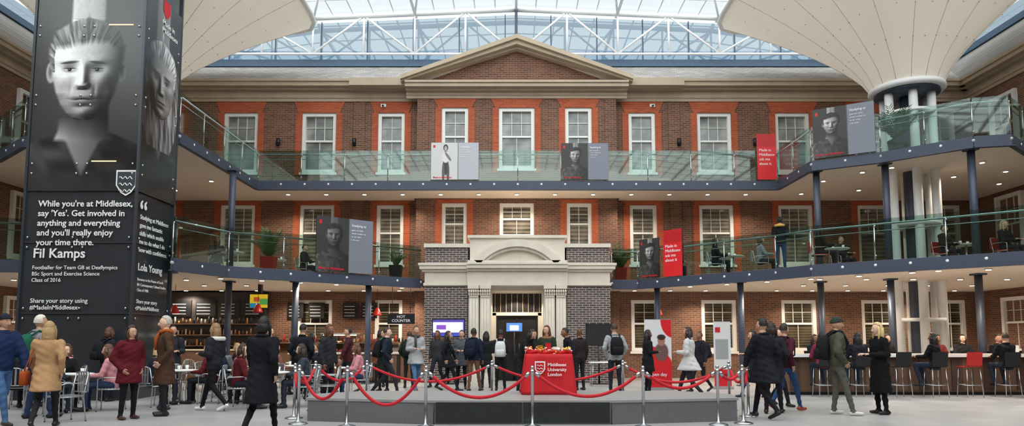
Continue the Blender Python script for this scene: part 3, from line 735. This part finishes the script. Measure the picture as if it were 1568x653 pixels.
    def hf(d,p):
        if d.z<-.1:
            t=(-d.z-.1); p.x*=1-.33*t; p.y=p.y*(1-.2*t)+.012*t
        if d.y>0:
            for ex in(-1,1):
                g=math.exp(-((d.x-.36*ex)**2+(d.z-.05)**2)/.025); p.y-=.011*g
            g=math.exp(-(d.x**2/.02+(d.z+.22)**2/.05)); p.y+=.014*g
            g=math.exp(-(d.x**2/.06+(d.z+.85)**2/.03)); p.y+=.01*g
            g=math.exp(-(d.x**2/.25+(d.z-.28)**2/.02)); p.y+=.005*g
        return p
    o.sph(hc,(.076,.096,.119),sk,28,22,M3,hf)
    o.sph(H((0,.101,-.022)),(.012,.017,.024),sk,10,8,M3)
    o.sph(H((0,.108,-.036)),(.017,.012,.010),sk,10,6,M3)
    lip=mat('lips_'+skin,'9c5750',.5); ew=mat('eye_white','e8e4de',.3); ei=mat('iris','2a1a12',.2)
    for q in(-1,1):
        o.sph(H((.03*q,.082,.004)),(.0145,.01,.0085),ew,10,8,M3); o.sph(H((.03*q,.0895,.004)),(.006,.004,.0065),ei,8,6,M3)
        o.sph(H((.031*q,.09,.024)),(.017,.005,.0035),hm,8,6,M3)
        o.sph(H((.077*q,-.004,-.008)),(.01,.02,.032),sk,10,8,M3)
    o.sph(H((0,.093,-.062)),(.024,.008,.006),lip,10,6,M3); o.sph(H((0,.092,-.070)),(.018,.008,.005),lip,10,6,M3)
    def wob(d,p): 
        return p*(1+.03*math.sin(d.x*17+d.z*13+x)+.02*math.sin(d.y*23))
    sc={'short':1.09,'long':1.12,'afro':1.4,'bun':1.09,'bob':1.16,'bald':1.0}[style]
    if style!='bald' and not hat:
        o.sph(H((0,-.008,.012)),(.077*sc,.096*sc,.115*sc),hm,22,16,M3,wob,keep=lambda d:(d.z>.42+.25*max(0,d.y)) or (d.y<.12 and d.z>(-.35 if style=='short' else -.8)))
    if style in('long','bob'):
        L=.3 if style=='long' else .15; rr=[]
        for t,wx,wy in((0,.08,.075),(.35,.092,.07),(.7,.095,.055),(1,.06,.025)):
            rr.append([H((wx*math.cos(2*math.pi*i/14)*(1+.06*math.sin(i*3+t*5)),-.045+ (-.02*t)+wy*math.sin(2*math.pi*i/14),.03-L*t)) for i in range(14)])
        o.loft(rr,hm)
        for q in(-1,1): o.tube([H((.068*q,.02,.06)),H((.086*q,.015,-.02)),H((.085*q,.02,-.1)),H((.08*q,.03,-.1-L*.5))],[.016,.024,.024,.01],hm,8)
    if style=='bun': o.sph(H((0,-.09,.09)),.04,hm,12,8)
    if hat:
        hmat=cloth(hat); o.sph(H((0,-.008,.02)),(.086,.105,.122),hmat,20,14,M3,keep=lambda d:d.z>.2+.15*d.y)
        o.tube([H((.086*math.cos(t*math.pi/8),-.006+.104*math.sin(t*math.pi/8),.045+.015*math.sin(t*math.pi/8))) for t in range(17)],.014,hmat,8)
    if scarf:
        o.tube([U((.078*math.cos(t*math.pi/8),.085*math.sin(t*math.pi/8),1.485+.012*math.sin(t))) for t in range(17)],.036,cloth(scarf),8)
        o.tube([U((.04,.09,1.48)),U((.05,.15,1.35)),U((.05,.15,1.15))],[.03,.035,.03],cloth(scarf),8)
    else:
        o.tube([U((.072*math.cos(t*math.pi/8),-.008+.074*math.sin(t*math.pi/8),1.47-.018*math.sin(t*math.pi/8))) for t in range(17)],.02+puff*.3,cloth(top),8)
    if fur:
        o.tube([U((.12*math.cos(t*math.pi/8),-.05+.11*math.sin(t*math.pi/8),1.45)) for t in range(17)],.045,mat('fur_'+fur,fur,.9,0,.4,50,.6),8)
    if pack:
        pm=cloth(pack); rr=[]
        for zz,w,d in((.98,.11,.05),(1.0,.15,.085),(1.12,.16,.1),(1.3,.15,.09),(1.4,.12,.06),(1.43,.06,.03)):
            rr.append([U((w*math.copysign(abs(math.cos(a))**.6,math.cos(a)),-.13-P-d*.9+d*math.copysign(abs(math.sin(a))**.6,math.sin(a)),zz)) for a in [2*math.pi*i/20 for i in range(20)]])
        o.loft(rr,pm); 
        rr=[]
        for zz,w,d in((1.0,.10,.02),(1.03,.125,.04),(1.15,.125,.045),(1.19,.1,.02)):
            rr.append([U((w*math.copysign(abs(math.cos(a))**.6,math.cos(a)),-.31-P+d*-1*math.copysign(abs(math.sin(a))**.6,math.sin(a)),zz)) for a in [2*math.pi*i/16 for i in range(16)]])
        o.loft(rr,pm)
        for q in(-1,1): o.tube([U((.1*q,-.15-P,1.4)),U((.11*q,-.05,1.48+P)),U((.12*q,.08+P,1.42)),U((.13*q,.135+P,1.3)),U((.15*q,.1+P,1.12)),U((.16*q,-.08,1.05))],.016,pm,6)
    if bag:
        bm_=cloth(bag); rr=[]
        for zz,w,d in((.72,.06,.12),(.74,.07,.15),(.9,.065,.15),(.95,.05,.13)):
            rr.append([(-.3+w*.8*math.copysign(abs(math.cos(a))**.5,math.cos(a)),d*math.copysign(abs(math.sin(a))**.5,math.sin(a)),zz) for a in [2*math.pi*i/16 for i in range(16)]])
        o.loft(rr,bm_); o.tube([(-.29,.12,.93),(-.22,.06,1.2),U((-.13,0,1.48)),(-.22,-.06,1.2),(-.29,-.12,.93)],.01,bm_,6)
    k_=h/1.75
    return o.build(name,Matrix.Translation((x,y,z))@Matrix.Rotation(math.radians(180+face),4,'Z')@Matrix.Scale(k_,4))
SK1,SK2,SK3='cf9f86','8a5a40','e0b79e'
person('walking_man',-8.72,11.5,70,top='1c2c50',legs='46658f',shoe='3a2c22',puff=.035,pose='walk',arms='swing',hair='1b1512',hat='20242e',h=1.84)
person('walking_man',-8.78,12.45,150,top='8d8f92',legs='2c3a58',pose='step',arms='pocket',pack='1e5b45',h=1.86,hair='d8d0c4')
person('walking_woman',-7.62,11.0,200,top='b08a63',legs='26262a',coat=.62,pose='walk',arms='swing',hair='a88a5c',style='long',bag='a04a20',h=1.7)
person('standing_woman',-7.05,12.35,60,top='5b1620',legs='17171a',puff=.03,coat=.68,arms='pocket',hair='3c2a20',style='bob',h=1.66,shoe='4a3020')
person('standing_man',-6.72,12.95,-60,top='4b3527',legs='25252a',coat=.55,arms='pocket',hair='b9b2aa',scarf='a8562a',h=1.86,skin=SK3)
person('walking_woman',-3.85,10.1,175,top='15161b',legs='17171c',coat=.5,pose='walk',arms='swing',hair='14100e',style='bob',h=1.74,puff=.02)
person('walking_woman',-6.15,13.8,-100,top='26272c',legs='18181c',shoe='e6e6e6',pose='walk',arms='bent',hair='8b6a4a',style='long',h=1.74,fur='d9d6d0',puff=.03)
person('standing_man',-5.25,16.6,170,top='1b1c22',legs='1f2026',pose='stand',h=1.8,arms='pocket',hair='17110e',puff=.02)
person('walking_man',-4.6,18.5,-70,top='4a2226',legs='23242a',pose='walk',arms='swing')
person('standing_woman',-3.75,19.1,-20,top='1d2420',legs='1a1a1c',coat=.6,arms='bent',style='long',hair='3a2216',scarf='2e6a3c',h=1.7)
person('walking_man',-2.83,18.9,25,top='a3a4a6',legs='4f7296',pose='walk',arms='bent',coat=.75,shoe='6b4630',hair='4a382c',h=1.8,scarf='4a4744')
person('walking_woman',-1.98,19.2,90,top='17181c',legs='1c1c22',pose='walk',arms='swing',style='long',coat=.7,h=1.66)
person('standing_man',-1.25,19.1,160,top='1a2236',legs='6a4c3c',pose='step',pack='131a2c',h=1.74,hair='1b1412',skin=SK2)
person('standing_man',-.5,19.3,178,top='232428',legs='1b1c20',pack='c2c4c4',h=1.7,hair='1b1412',skin=SK2,arms='bent')
person('leaning_woman',.05,18.2,60,top='1d1d20',legs='202024',lean=28,arms='reach',style='long',hair='20140f',h=1.78)
person('standing_woman',.72,17.6,-30,top='2c3428',legs='1a1a1e',style='long',hair='5a2a18',fur='8a6a44',coat=.7,arms='bent',h=1.78)
person('standing_man',1.35,17.8,-80,top='15181f',legs='1d2230',lean=12,arms='bent',hair='1c1512',skin=SK2)
person('standing_man',2.5,17.9,185,top='9c9ea0',legs='23242b',pack='18181b',h=1.84,arms='pocket',hair='3b2b20')
person('standing_woman',3.42,18.2,100,top='17171b',legs='16161a',coat=.62,style='long',hair='1a1310',arms='bent',h=1.68,skin=SK2)
person('walking_woman',4.1,16.6,-120,top='c9c8c6',legs='28282d',pose='walk',arms='bent',style='long',hair='2c1f18',coat=.7,h=1.72,puff=.02)
person('walking_man',4.4,12.5,-150,top='1a1b20',legs='1c1c22',pose='walk',arms='swing',coat=.62,puff=.025,hair='19130f',h=1.8)
person('walking_woman',4.85,13.3,150,top='202127',legs='222228',pose='step',arms='pocket',style='bob',coat=.7,puff=.02,h=1.74)
person('walking_man',5.3,13.8,120,top='4c1c2c',legs='33507c',pose='walk',arms='swing',h=1.74,shoe='b04a2a',pack='1d2026')
person('standing_man',6.02,13.1,80,top='4b4c40',legs='5a584f',shoe='d8d6d0',pose='step',arms='pocket',pack='1a1b1d',hat='2e3a34',h=1.84,puff=.03,scarf='26282a')
person('standing_woman',6.88,13.2,-85,top='111114',legs='131316',coat=.42,arms='bent',style='long',hair='d9bd84',h=1.74,skin=SK3,puff=.015)
person('standing_woman',7.95,20.5,150,z=3.5,top='16171b',legs='31507e',arms='bent',fur='c9a24a',style='bun',hair='1c1512',h=1.66)
for i,(x,y,fc,po,t,l,st) in enumerate(((-5.9,19.6,120,'stand','202228','1c1c20','long'),(-3.25,20.5,175,'stand','1d2a24','26262a','short'),(-2.45,20.9,-20,'walk','33353a','23242b','long'),(-4.2,20.9,180,'stand','6a3a30','1d1e22','bob'),(-6.9,19.0,60,'stand','1b1c22','2b3a55','short'),(5.0,18.9,-60,'walk','23252c','1c1d22','short'),(-.95,20.5,190,'stand','1a1b1f','2b2c33','long'),(.45,20.0,20,'stand','1e2320','1b1b1e','long'),(1.75,19.6,-150,'stand','2a2226','202226','short'),(-8.3,16.4,30,'stand','2b2d33','1f2026','short'),(-10.1,12.8,100,'stand','3a2a26','1d1d22','long'),(-7.3,14.05,120,'stand','24262b','22252c','short'),(-1.65,20.0,0,'stand','50545a','1c1c20','short'),(-3.4,17.6,100,'walk','1f2833','2a2b31','short'),(-4.3,15.4,70,'stand','2a2c30','1c1c20','long'),(5.8,17.0,-90,'walk','1c1d22','26304a','bob'),(5.6,14.9,30,'walk','2b2b30','1d1d22','long'),(-9.6,16.0,150,'stand','20222a','1c1c20','bob'),(-5.7,12.9,200,'walk','2a2b33','1e2026','short'))[:18]):
    person('walking_student' if po=='walk' else 'standing_student',x,y,fc,pose=po,top=t,legs=l,style=st,arms=('bent','pocket','down')[i%3],hair=('1a1310','3a281c','5a3a26')[i%3],skin=(SK1,SK2,SK3)[(i*2)%3],coat=(.7 if i%3==0 else None),pack=('1a1b1f' if i%4==1 else None),h=1.64+.03*(i%5),puff=.018)
def chair(x,y,rz,red=False,z=0):
    b=MB(); m_=ALU; sm_=REDP if red else ALU
    for q in(-1,1):
        b.tube([(.22*q,.2,0),(.21*q,.2,.44),(.22*q,.2,.64),(.22*q,.1,.67),(.22*q,-.18,.66),(.2*q,-.24,.6)],.011,m_,8)
        b.tube([(.23*q,-.24,0),(.2*q,-.2,.44),(.19*q,-.27,.82)],.011,m_,8)
        b.sph((.22*q,.2,.006),.016,BLACK,8,4); b.sph((.23*q,-.24,.006),.016,BLACK,8,4)
        b.cyl((.2*q,.2,.43),(.2*q,-.2,.43),.01,.01,m_,8)
    b.tube([(-.19,-.27,.82),(-.1,-.3,.85),(.1,-.3,.85),(.19,-.27,.82)],.011,m_,8)
    if red:
        b.box(-.2,.2,-.2,.21,.44,.465,sm_); b.box(-.19,.19,-.3,-.27,.52,.84,sm_)
    else:
        for k in range(7): b.box(-.2,.2,-.19+.057*k,-.15+.057*k,.44,.455,sm_)
        for k in range(5): b.box(-.17+.078*k,-.14+.078*k,-.3,-.285,.5,.84,sm_)
        b.cyl((-.19,-.25,.5),(.19,-.25,.5),.01,.01,m_,8)
    b.build('cafe_chair',TR(x,y,z,rz))
def table(x,y,z=0):
    b=MB(); b.lathe([(0,.72),(.34,.72),(.36,.735),(.36,.75),(.34,.755),(0,.755)],(0,0,0),WHITE,28); b.cyl((0,0,.03),(0,0,.72),.03,.03,ALU,12)
    for k in range(4):
        a=k*math.pi/2+.4; b.tube([(0,0,.06),(.2*math.cos(a),.2*math.sin(a),.04),(.32*math.cos(a),.32*math.sin(a),.015)],.016,ALU,8)
    for k in range(2):
        a=k*2.5+x; cx,cy=.18*math.cos(a),.18*math.sin(a); b.lathe([(.028,.755),(.038,.86),(.036,.86),(.0,.77)],(cx,cy,0),TXW,12); b.lathe([(.039,.858),(.036,.872),(0,.873)],(cx,cy,0),BLACK,12)
    b.build('cafe_table',TR(x,y,z))
tabs=[(-8.9,13.7),(-7.6,15.4),(-6.25,15.6),(-10.4,14.7),(-5.2,14.4),(-7.4,17.5),(-5.9,18.2),(-4.6,16.9),(-11.6,13.2),(-8.6,19.6),(-10.6,19.9),(-6.6,20.6)]
pc=[('c98a90','2b3a55','5a3a26','long'),('1c1c20','222226','1c1411','short'),('3a3f4a','2b2f3a','2a1d14','long'),('5c1c22','22242c','3a281c','bob'),('24262c','30343c','c8a878','long'),('6b6e70','2b2f3a','1a1310','short'),('1d2a3f','222226','4a3222','short'),('8a5a50','222226','1a1310','bun')]
ci=0
for i,(x,y) in enumerate(tabs):
    table(x,y)
    a0_=random.uniform(0,60) if i else 20
    nch=3 if i%2 else 2
    if i in (0,1,2,3): nch=3
    for k in range(nch):
        a=math.radians(a0_+k*360/nch); cx,cy=x+.66*math.cos(a),y+.66*math.sin(a)
        rz_=math.degrees(a)+90
        chair(cx,cy,rz_)
        if (i*3+k)%6!=4:
            t,l,hr,st=pc[ci%8]; ci+=1
            person('seated_woman' if st!='short' else 'seated_man',cx,cy,rz_-180,pose='sit',arms='table',top=t,legs=l,hair=hr,style=st,h=1.72,skin=random.choice([SK1,SK1,SK2,SK3]),turn=random.uniform(-25,25),lean=6)
chair(-7.95,12.0,150); chair(-6.1,17.0,200); chair(-4.2,14.9,100)
# bar counter right
b=MB(); b.box(6.9,16.6,17.7,18.4,.98,1.06,WOODL); b.box(7.0,16.5,17.85,18.3,.08,.98,WOOD)
for k in range(34): b.box(7.02+k*.28,7.26+k*.28,17.83,17.86,.12,.95,WOOD if k%3 else mat('walnut_dark','4a372b',.5,0,.3,4))
b.box(7.05,16.45,17.9,18.25,0,.08,BLACK); b.box(6.9,16.6,17.68,17.72,.98,1.06,WHITE)
b.build('bar_counter')
def stool(x,y,rz,z=0,c=None):
    c=c or BLACK
    b=MB(); sh=.74
    for q in(-1,1):
        b.tube([(.2*q,.2,0),(.16*q,.16,sh-.02)],.011,CHROME,8); b.tube([(.2*q,-.2,0),(.16*q,-.16,sh-.02)],.011,CHROME,8); b.cyl((.19*q,.19,.3),(.19*q,-.19,.3),.009,.009,CHROME,8); b.cyl((-.19,.19*q,.3),(.19,.19*q,.3),.009,.009,CHROME,8)
    rr=[]
    for t in range(9):
        u=t/8; yy=.19-.38*min(1,u*1.5); zz=sh+(.0 if u<.6 else (u-.6)*.9)
        if u>.6: yy=-.19-(u-.6)*.12
        rr.append([(-.19,yy,zz),(.19,yy,zz),(.19,yy-(.02 if u>.6 else 0),zz+.022),(-.19,yy-(.02 if u>.6 else 0),zz+.022)])
    b.loft(rr,c,True,False); b.build('bar_stool',TR(x,y,z,rz))
for x in(7.6,8.5,9.5,10.4,11.25,12.2,13.3): stool(x,17.2,0,c=REDP if x==11.25 else None)
for i,(x,t,st,hr,sk) in enumerate(((8.5,'22242c','long','1a1310',SK1),(10.4,'141418','long','14100e',SK2),(12.2,'17181c','short','2a1d14',SK1),(13.3,'3b2c22','bob','4a3222',SK1),(7.6,'8a2a4a','long','1a1310',SK1))):
    person('seated_woman' if st!='short' else 'seated_man',x,17.2,178 if i!=1 else 215,pose='sit',seat=.75,arms='table',top=t,legs='26303f',style=st,hair=hr,skin=sk,h=1.7)
for i,x in enumerate((7.3,8.2,9.0,10.2,11.6,12.3,13.3,14.2,15.2)):
    person('seated_customer',x,19.0,random.uniform(-30,30),pose='sit',seat=.72,top=('23252a','1a1b1f','5a4a3c','15161a','6e2a2a')[i%5],legs='202024',arms='table',hair='2a1c14',style=('short','long')[i%2],h=1.7,skin=(SK1,SK2,SK3)[i%3]); stool(x,19.0,180)
b=MB(); b.box(-.16,.16,0,.012,.0,.22,WHITE); b.box(-.16,.16,-.22,0,0,.012,ALU); b.build('laptop',TR(13.0,18.05,1.06,0))
b=MB(); b.box(-7.6,-4.0,22.9,23.6,0,.95,DARK); b.box(-7.65,-3.95,22.85,23.65,.95,1.0,WOODL)
for k in range(18): b.box(-7.58+k*.2,-7.42+k*.2,22.87,22.9,.08,.92,WOOD)
b.box(-6.6,-5.4,22.95,23.55,1.0,1.03,ALU); b.box(-6.6,-5.4,22.95,23.55,1.62,1.66,ALU); b.box(-6.58,-5.42,22.97,23.0,1.03,1.62,GCASE)
b.box(-6.6,-5.4,23.2,23.5,1.3,1.32,ALU)
BREAD=mat('bread','b97f45',.7); SAL=mat('salad','6f8a3a',.7)
for k in range(40):
    b.sph((random.uniform(-6.5,-5.5),random.uniform(23.05,23.45),random.choice([1.07,1.36])),(.05,.05,.035),random.choice([GOLD,BREAD,SAL,REDP,TXW]),8,6)
b.box(-6.55,-5.45,23.1,23.2,1.58,1.6,LAMP)
b.build('food_counter')
b=MB(); b.box(-15,-9.4,25.3,25.9,0,3.2,DARK)
for k in range(6):
    x=-14.6+k*.9; b.box(x,x+.75,25.26,25.3,2.3,2.9,BLACK)
    for j in range(4): b.box(x+.06,x+.55,25.25,25.26,2.38+j*.12,2.4+j*.12,TXW)
for z in(1.2,1.6,2.0):
    b.box(-14.8,-9.6,25.1,25.3,z,z+.03,WOOD)
    for k in range(36): b.cyl((-14.7+k*.14,25.2,z+.03),(-14.7+k*.14,25.2,z+.03+random.uniform(.1,.26)),.035,.028,random.choice([WOODL,WOOD,BLACK,BLACK,BREAD]),8)
b.box(-14.8,-9.6,24.2,24.8,0,1.05,WOOD); b.box(-14.85,-9.55,24.15,24.85,1.05,1.1,WOODL)
b.build('coffee_bar')
b=MB()
for k,x in enumerate((-8.7,-7.9,-6.6,-5.9)):
    b.box(x,x+.6,25.9,25.94,2.25,2.85,BLACK)
    for j in range(4): b.box(x+.06,x+.45,25.89,25.9,2.33+j*.12,2.35+j*.12,TXW)
b.box(-9.2,-3.9,25.6,25.98,1.3,1.36,WOOD)
for k in range(42): b.cyl((-9.1+k*.12,25.75,1.36),(-9.1+k*.12,25.75,1.36+random.uniform(.1,.3)),.04,.03,random.choice([WOODL,WOOD,BLACK,BLACK,BREAD,REDP]),8)
b.box(-9.2,-3.9,25.5,25.98,0,.95,WOOD)
b.build('menu_shelf')
for x,y in((-8.3,21.8),(-5.0,24.4),(-11.3,22.5),(5.1,24.6)):
    b=MB(); b.lathe([(.02,.28),(.06,.26),(.15,.04),(.15,.0),(.14,0),(.05,.24)],(0,0,0),REDP,20); b.cyl((0,0,.27),(0,0,.95),.008,.008,BLACK,6); b.sph((0,0,.08),.04,LAMP,10,8); b.build('pendant_lamp',TR(x,y,2.3))
def tv(x,y,z,w,h,c,stand=True):
    e=empty('television',TR(x,y,z)); b=MB(); b.box(-w/2,w/2,0,.05,0,h,BLACK)
    if stand: b.cyl((0,.03,-z+.02),(0,.03,0),.03,.03,BLACK,10); b.box(-.3,.3,-.2,.25,-z,-z+.02,BLACK)
    else: b.box(-.05,.05,.02,.2,h,3.25-z,BLACK)
    b.build('body',Matrix(),e)
    R=Ras(w-.06,h-.06,40,30,c[0])
    for k,(a,bb,cc,dd,col_) in enumerate(c[1]): R.rect(a*w,bb*w,cc*h,dd*h,col_,.01)
    m_=bpy.data.materials.new('screen_image'); m_.use_nodes=True; p=m_.node_tree.nodes['Principled BSDF']; v=m_.node_tree.nodes.new('ShaderNodeVertexColor'); v.layer_name='Col'
    m_.node_tree.links.new(v.outputs[0],p.inputs['Base Color']); m_.node_tree.links.new(v.outputs[0],p.inputs['Emission Color']); p.inputs['Emission Strength'].default_value=.5
    R.build('screen',e,Matrix.Translation((-w/2+.03,-.004,.03)),m_)
tv(-2.25,22.3,1.52,1.08,.6,((.3,.25,.6),[(0,.9,.2,.75,(.9,.9,.95)),(.1,.4,.35,.6,(.5,.3,.7)),(0,1,.0,.1,(.2,.3,.7))]))
tv(2.65,22.3,1.25,.85,.7,((.07,.07,.08),[]))
tv(-8.5,22.4,2.45,.65,.5,((.85,.72,.15),[(0,.5,0,.3,(.1,.5,.7)),(.5,1,.2,.6,(.3,.6,.3)),(.2,.5,.4,.7,(.7,.3,.2))]),False)
tv(-.1,24.2,1.7,.62,.36,((.3,.5,.8),[(.2,.7,.1,.6,(.9,.9,.95))]),True)
e=empty('hot_counter_sign',TR(-3.85,22.6,1.95)); b=MB(); b.box(-.45,.45,0,.04,0,.34,BLACK); b.cyl((-.3,.02,.34),(-.3,.02,1.3),.01,.01,BLACK,6); b.cyl((.3,.02,.34),(.3,.02,1.3),.01,.01,BLACK,6); b.build('board',Matrix(),e)
text('HOT\nCOUNTER',.13,e,(0,-.01,.2),TXW,align='CENTER',bold=.001)
def rollup(x,y,w,h,kind,rz=0):
    e=empty('rollup_banner',TR(x,y,0,rz)); b=MB(); b.box(-w/2-.03,w/2+.03,-.1,.1,0,.08,ALU); b.cyl((0,.05,.05),(0,.05,h),.012,.012,ALU,8); b.box(-w/2,w/2,.0,.03,h-.02,h+.02,ALU); b.build('stand',Matrix(),e)
    R=Ras(w,h-.08,60,140,.9)
    if kind: 
        R.rect(0,w,0,h,(.84,.84,.85),.01); R.ell(w*.2,h*.12,w*.95,h*.46,(.8,.08,.12),.03); R.ell(w*1.1,h*.95,w*.5,h*.25,(.8,.08,.12),.04); R.ell(w*.62,h*.50,w*.26,h*.13,(.4,.3,.28),.2); R.ell(w*.62,h*.66,w*.14,h*.075,(.62,.44,.36),.15); R.ell(w*.62,h*.71,w*.16,h*.04,(.2,.12,.1),.2)
    else: R.rect(0,w,0,h,(.84,.84,.84),.01); R.rect(0,w,0,h*.25,(.8,.1,.14),.01); R.rect(w*.1,w*.4,h*.8,h*.88,(.75,.15,.2),.01); R.rect(w*.1,w*.85,h*.4,h*.7,(.6,.62,.62),.01)
    R.build('print',e,Matrix.Translation((-w/2,-.004,.08)),PRINT)
    text('Open day',w*.18,e,(-w*.4,-.012,h*.2),TXW if kind else TXK)
rollup(4.0,19.6,.75,2.0,True); rollup(5.95,20.0,.5,1.95,False)
b=MB(); b.box(-.55,.55,-.3,.3,.72,.75,WHITE)
for q in(-1,1):
    for p in(-1,1): b.cyl((.5*q,.25*p,0),(.45*q,.22*p,.72),.015,.015,ALU,8)
b.box(-.2,.15,-.1,.12,.75,.76,TXW); b.box(.2,.4,-.1,.12,.75,.78,REDP); b.build('folding_table',TR(2.75,21.2,0))
def plant(x,y,z,s,pot,n=16,sq=True):
    b=MB(); pm=REDP if pot=='red' else BLACK
    if sq: b.loft([[(-.2*k,-.2*k,zz),(.2*k,-.2*k,zz),(.2*k,.2*k,zz),(-.2*k,.2*k,zz)] for k,zz in((.85,0),(1.05,.5),(.95,.5),(.9,.46))],pm,True,False)
    else: b.lathe([(.12,0),(.19,.35),(.17,.35),(.15,.32)],(0,0,0),pm)
    rr=random.Random(int(x*10)); 
    for k in range(n):
        a=rr.uniform(0,6.28); L=s*rr.uniform(.7,1.1); sp=rr.uniform(.25,.75); pts=[]
        for j in range(8):
            t=j/7; pts.append(Vector((math.cos(a)*L*sp*t,math.sin(a)*L*sp*t,.45+L*(t*1.1-sp*t*t*.9))))
        m_=LEAF if k%2 else LEAF2; b.tube(pts,.006,m_,4); u=Vector((-math.sin(a),math.cos(a),0))
        for j in range(1,8):
            for q in(-1,1):
                for f in (0,.5):
                    p=pts[j-1].lerp(pts[j],f); d=(pts[j]-pts[j-1]).normalized(); tip=p+u*q*L*.22*(1-abs(j/7-.5))+d*L*.12-Vector((0,0,.03)); mid=p.lerp(tip,.5)
                    b.add([p,mid+d*.018,tip,mid-d*.018],[(0,1,2,3)],m_)
    b.build('potted_palm',TR(x,y,z))
plant(-7.75,21.1,3.5,1.1,'red',22); plant(3.7,24.3,3.5,1.0,'red',20); plant(11.6,20.4,7.03,1.3,'black',26); plant(-4.2,23.5,3.5,.8,'black',10); plant(14.8,18.3,3.5,.8,'black')
for x,y,t,hr,st in((-7.6,24.2,'1a1b1f','1a1310','short'),(-9.9,22.3,'222226','2a1d14','long'),(-6.3,24.4,'30343c','1a1310','bob'),(5.6,24.4,'17181c','1a1310','short'),(6.6,22.6,'202126','1a1310','bob'),(8.0,22.3,'8d8f94','3a281c','long'),(9.0,20.2,'16171b','1a1310','long'),(10.6,22.2,'24262c','2a1d14','short'),(12.6,20.0,'2c2426','2a1d14','short'),(13.8,19.2,'1a1b1f','c8a878','long'),(15,19.4,'3a3036','1a1310','short')):
    fc=random.choice([-90,80,20])
    chair(x,y,180+fc,z=3.5,red=(x>8))
    person('seated_woman' if st!='short' else 'seated_man',x,y,fc,z=3.5,pose='sit',arms='table',top=t,legs='23262e',hair=hr,style=st,skin=random.choice([SK1,SK2]),h=1.7)
for x,y in((-8.5,23.9),(-9.2,21.9),(7.3,22.9),(9.9,21.0),(13.3,20.1),(4.9,25.0)): table(x,y,3.5)
for x in(-9.25,-6.3,6.3,9.25):
    b=MB(); b.cyl((0,-.1,0),(0,-.1,.28),.075,.075,BLACK,16); b.box(-.03,.03,-.08,0,.1,.18,BLACK); b.cyl((0,-.1,.275),(0,-.1,.285),.055,.055,WARM,12); b.build('wall_lamp',TR(x,YF,8.95))
for x in(-5.2,5.3):
    b=MB(); b.box(-.1,.1,-.06,0,0,.12,WHITE); b.cyl((0,-.06,.05),(0,-.16,.02),.05,.05,WHITE,12); b.sph((0,-.16,.02),.04,BLACK,10,6); b.build('security_camera',TR(x,YF,10.5))

# ---------------- world, light, camera
w=bpy.data.worlds.new('overcast_sky'); S.world=w; w.use_nodes=True; nt=w.node_tree; bg=nt.nodes['Background']
tc=nt.nodes.new('ShaderNodeTexCoord'); n=nt.nodes.new('ShaderNodeTexNoise'); n.inputs['Scale'].default_value=2.5; n.inputs['Detail'].default_value=5
r=nt.nodes.new('ShaderNodeValToRGB'); r.color_ramp.elements[0].color=(.86,.91,.95,1); r.color_ramp.elements[1].color=(1,1,1,1)
nt.links.new(tc.outputs['Generated'],n.inputs['Vector']); nt.links.new(n.outputs['Fac'],r.inputs[0]); nt.links.new(r.outputs[0],bg.inputs[0]); bg.inputs[1].default_value=1.0
l=bpy.data.lights.new('overcast_daylight','SUN'); l.energy=5.4; l.angle=math.radians(110); l.color=(1,.98,.95)
o=bpy.data.objects.new('overcast_daylight',l); o.rotation_euler=(math.radians(40),0,0); o.location=(0,0,25); COL.objects.link(o)
cam=bpy.data.cameras.new('camera'); co=bpy.data.objects.new('camera',cam); COL.objects.link(co)
cam.lens=24; cam.sensor_width=36; cam.sensor_fit='HORIZONTAL'; cam.shift_y=.0666
co.location=(-.18,0,1.4); co.rotation_euler=(math.radians(95),0,0); cam.clip_end=200
S.camera=co
S.view_settings.view_transform='Standard'; S.view_settings.look='None'; S.view_settings.exposure=.25
print('OBJECTS',len(bpy.data.objects))
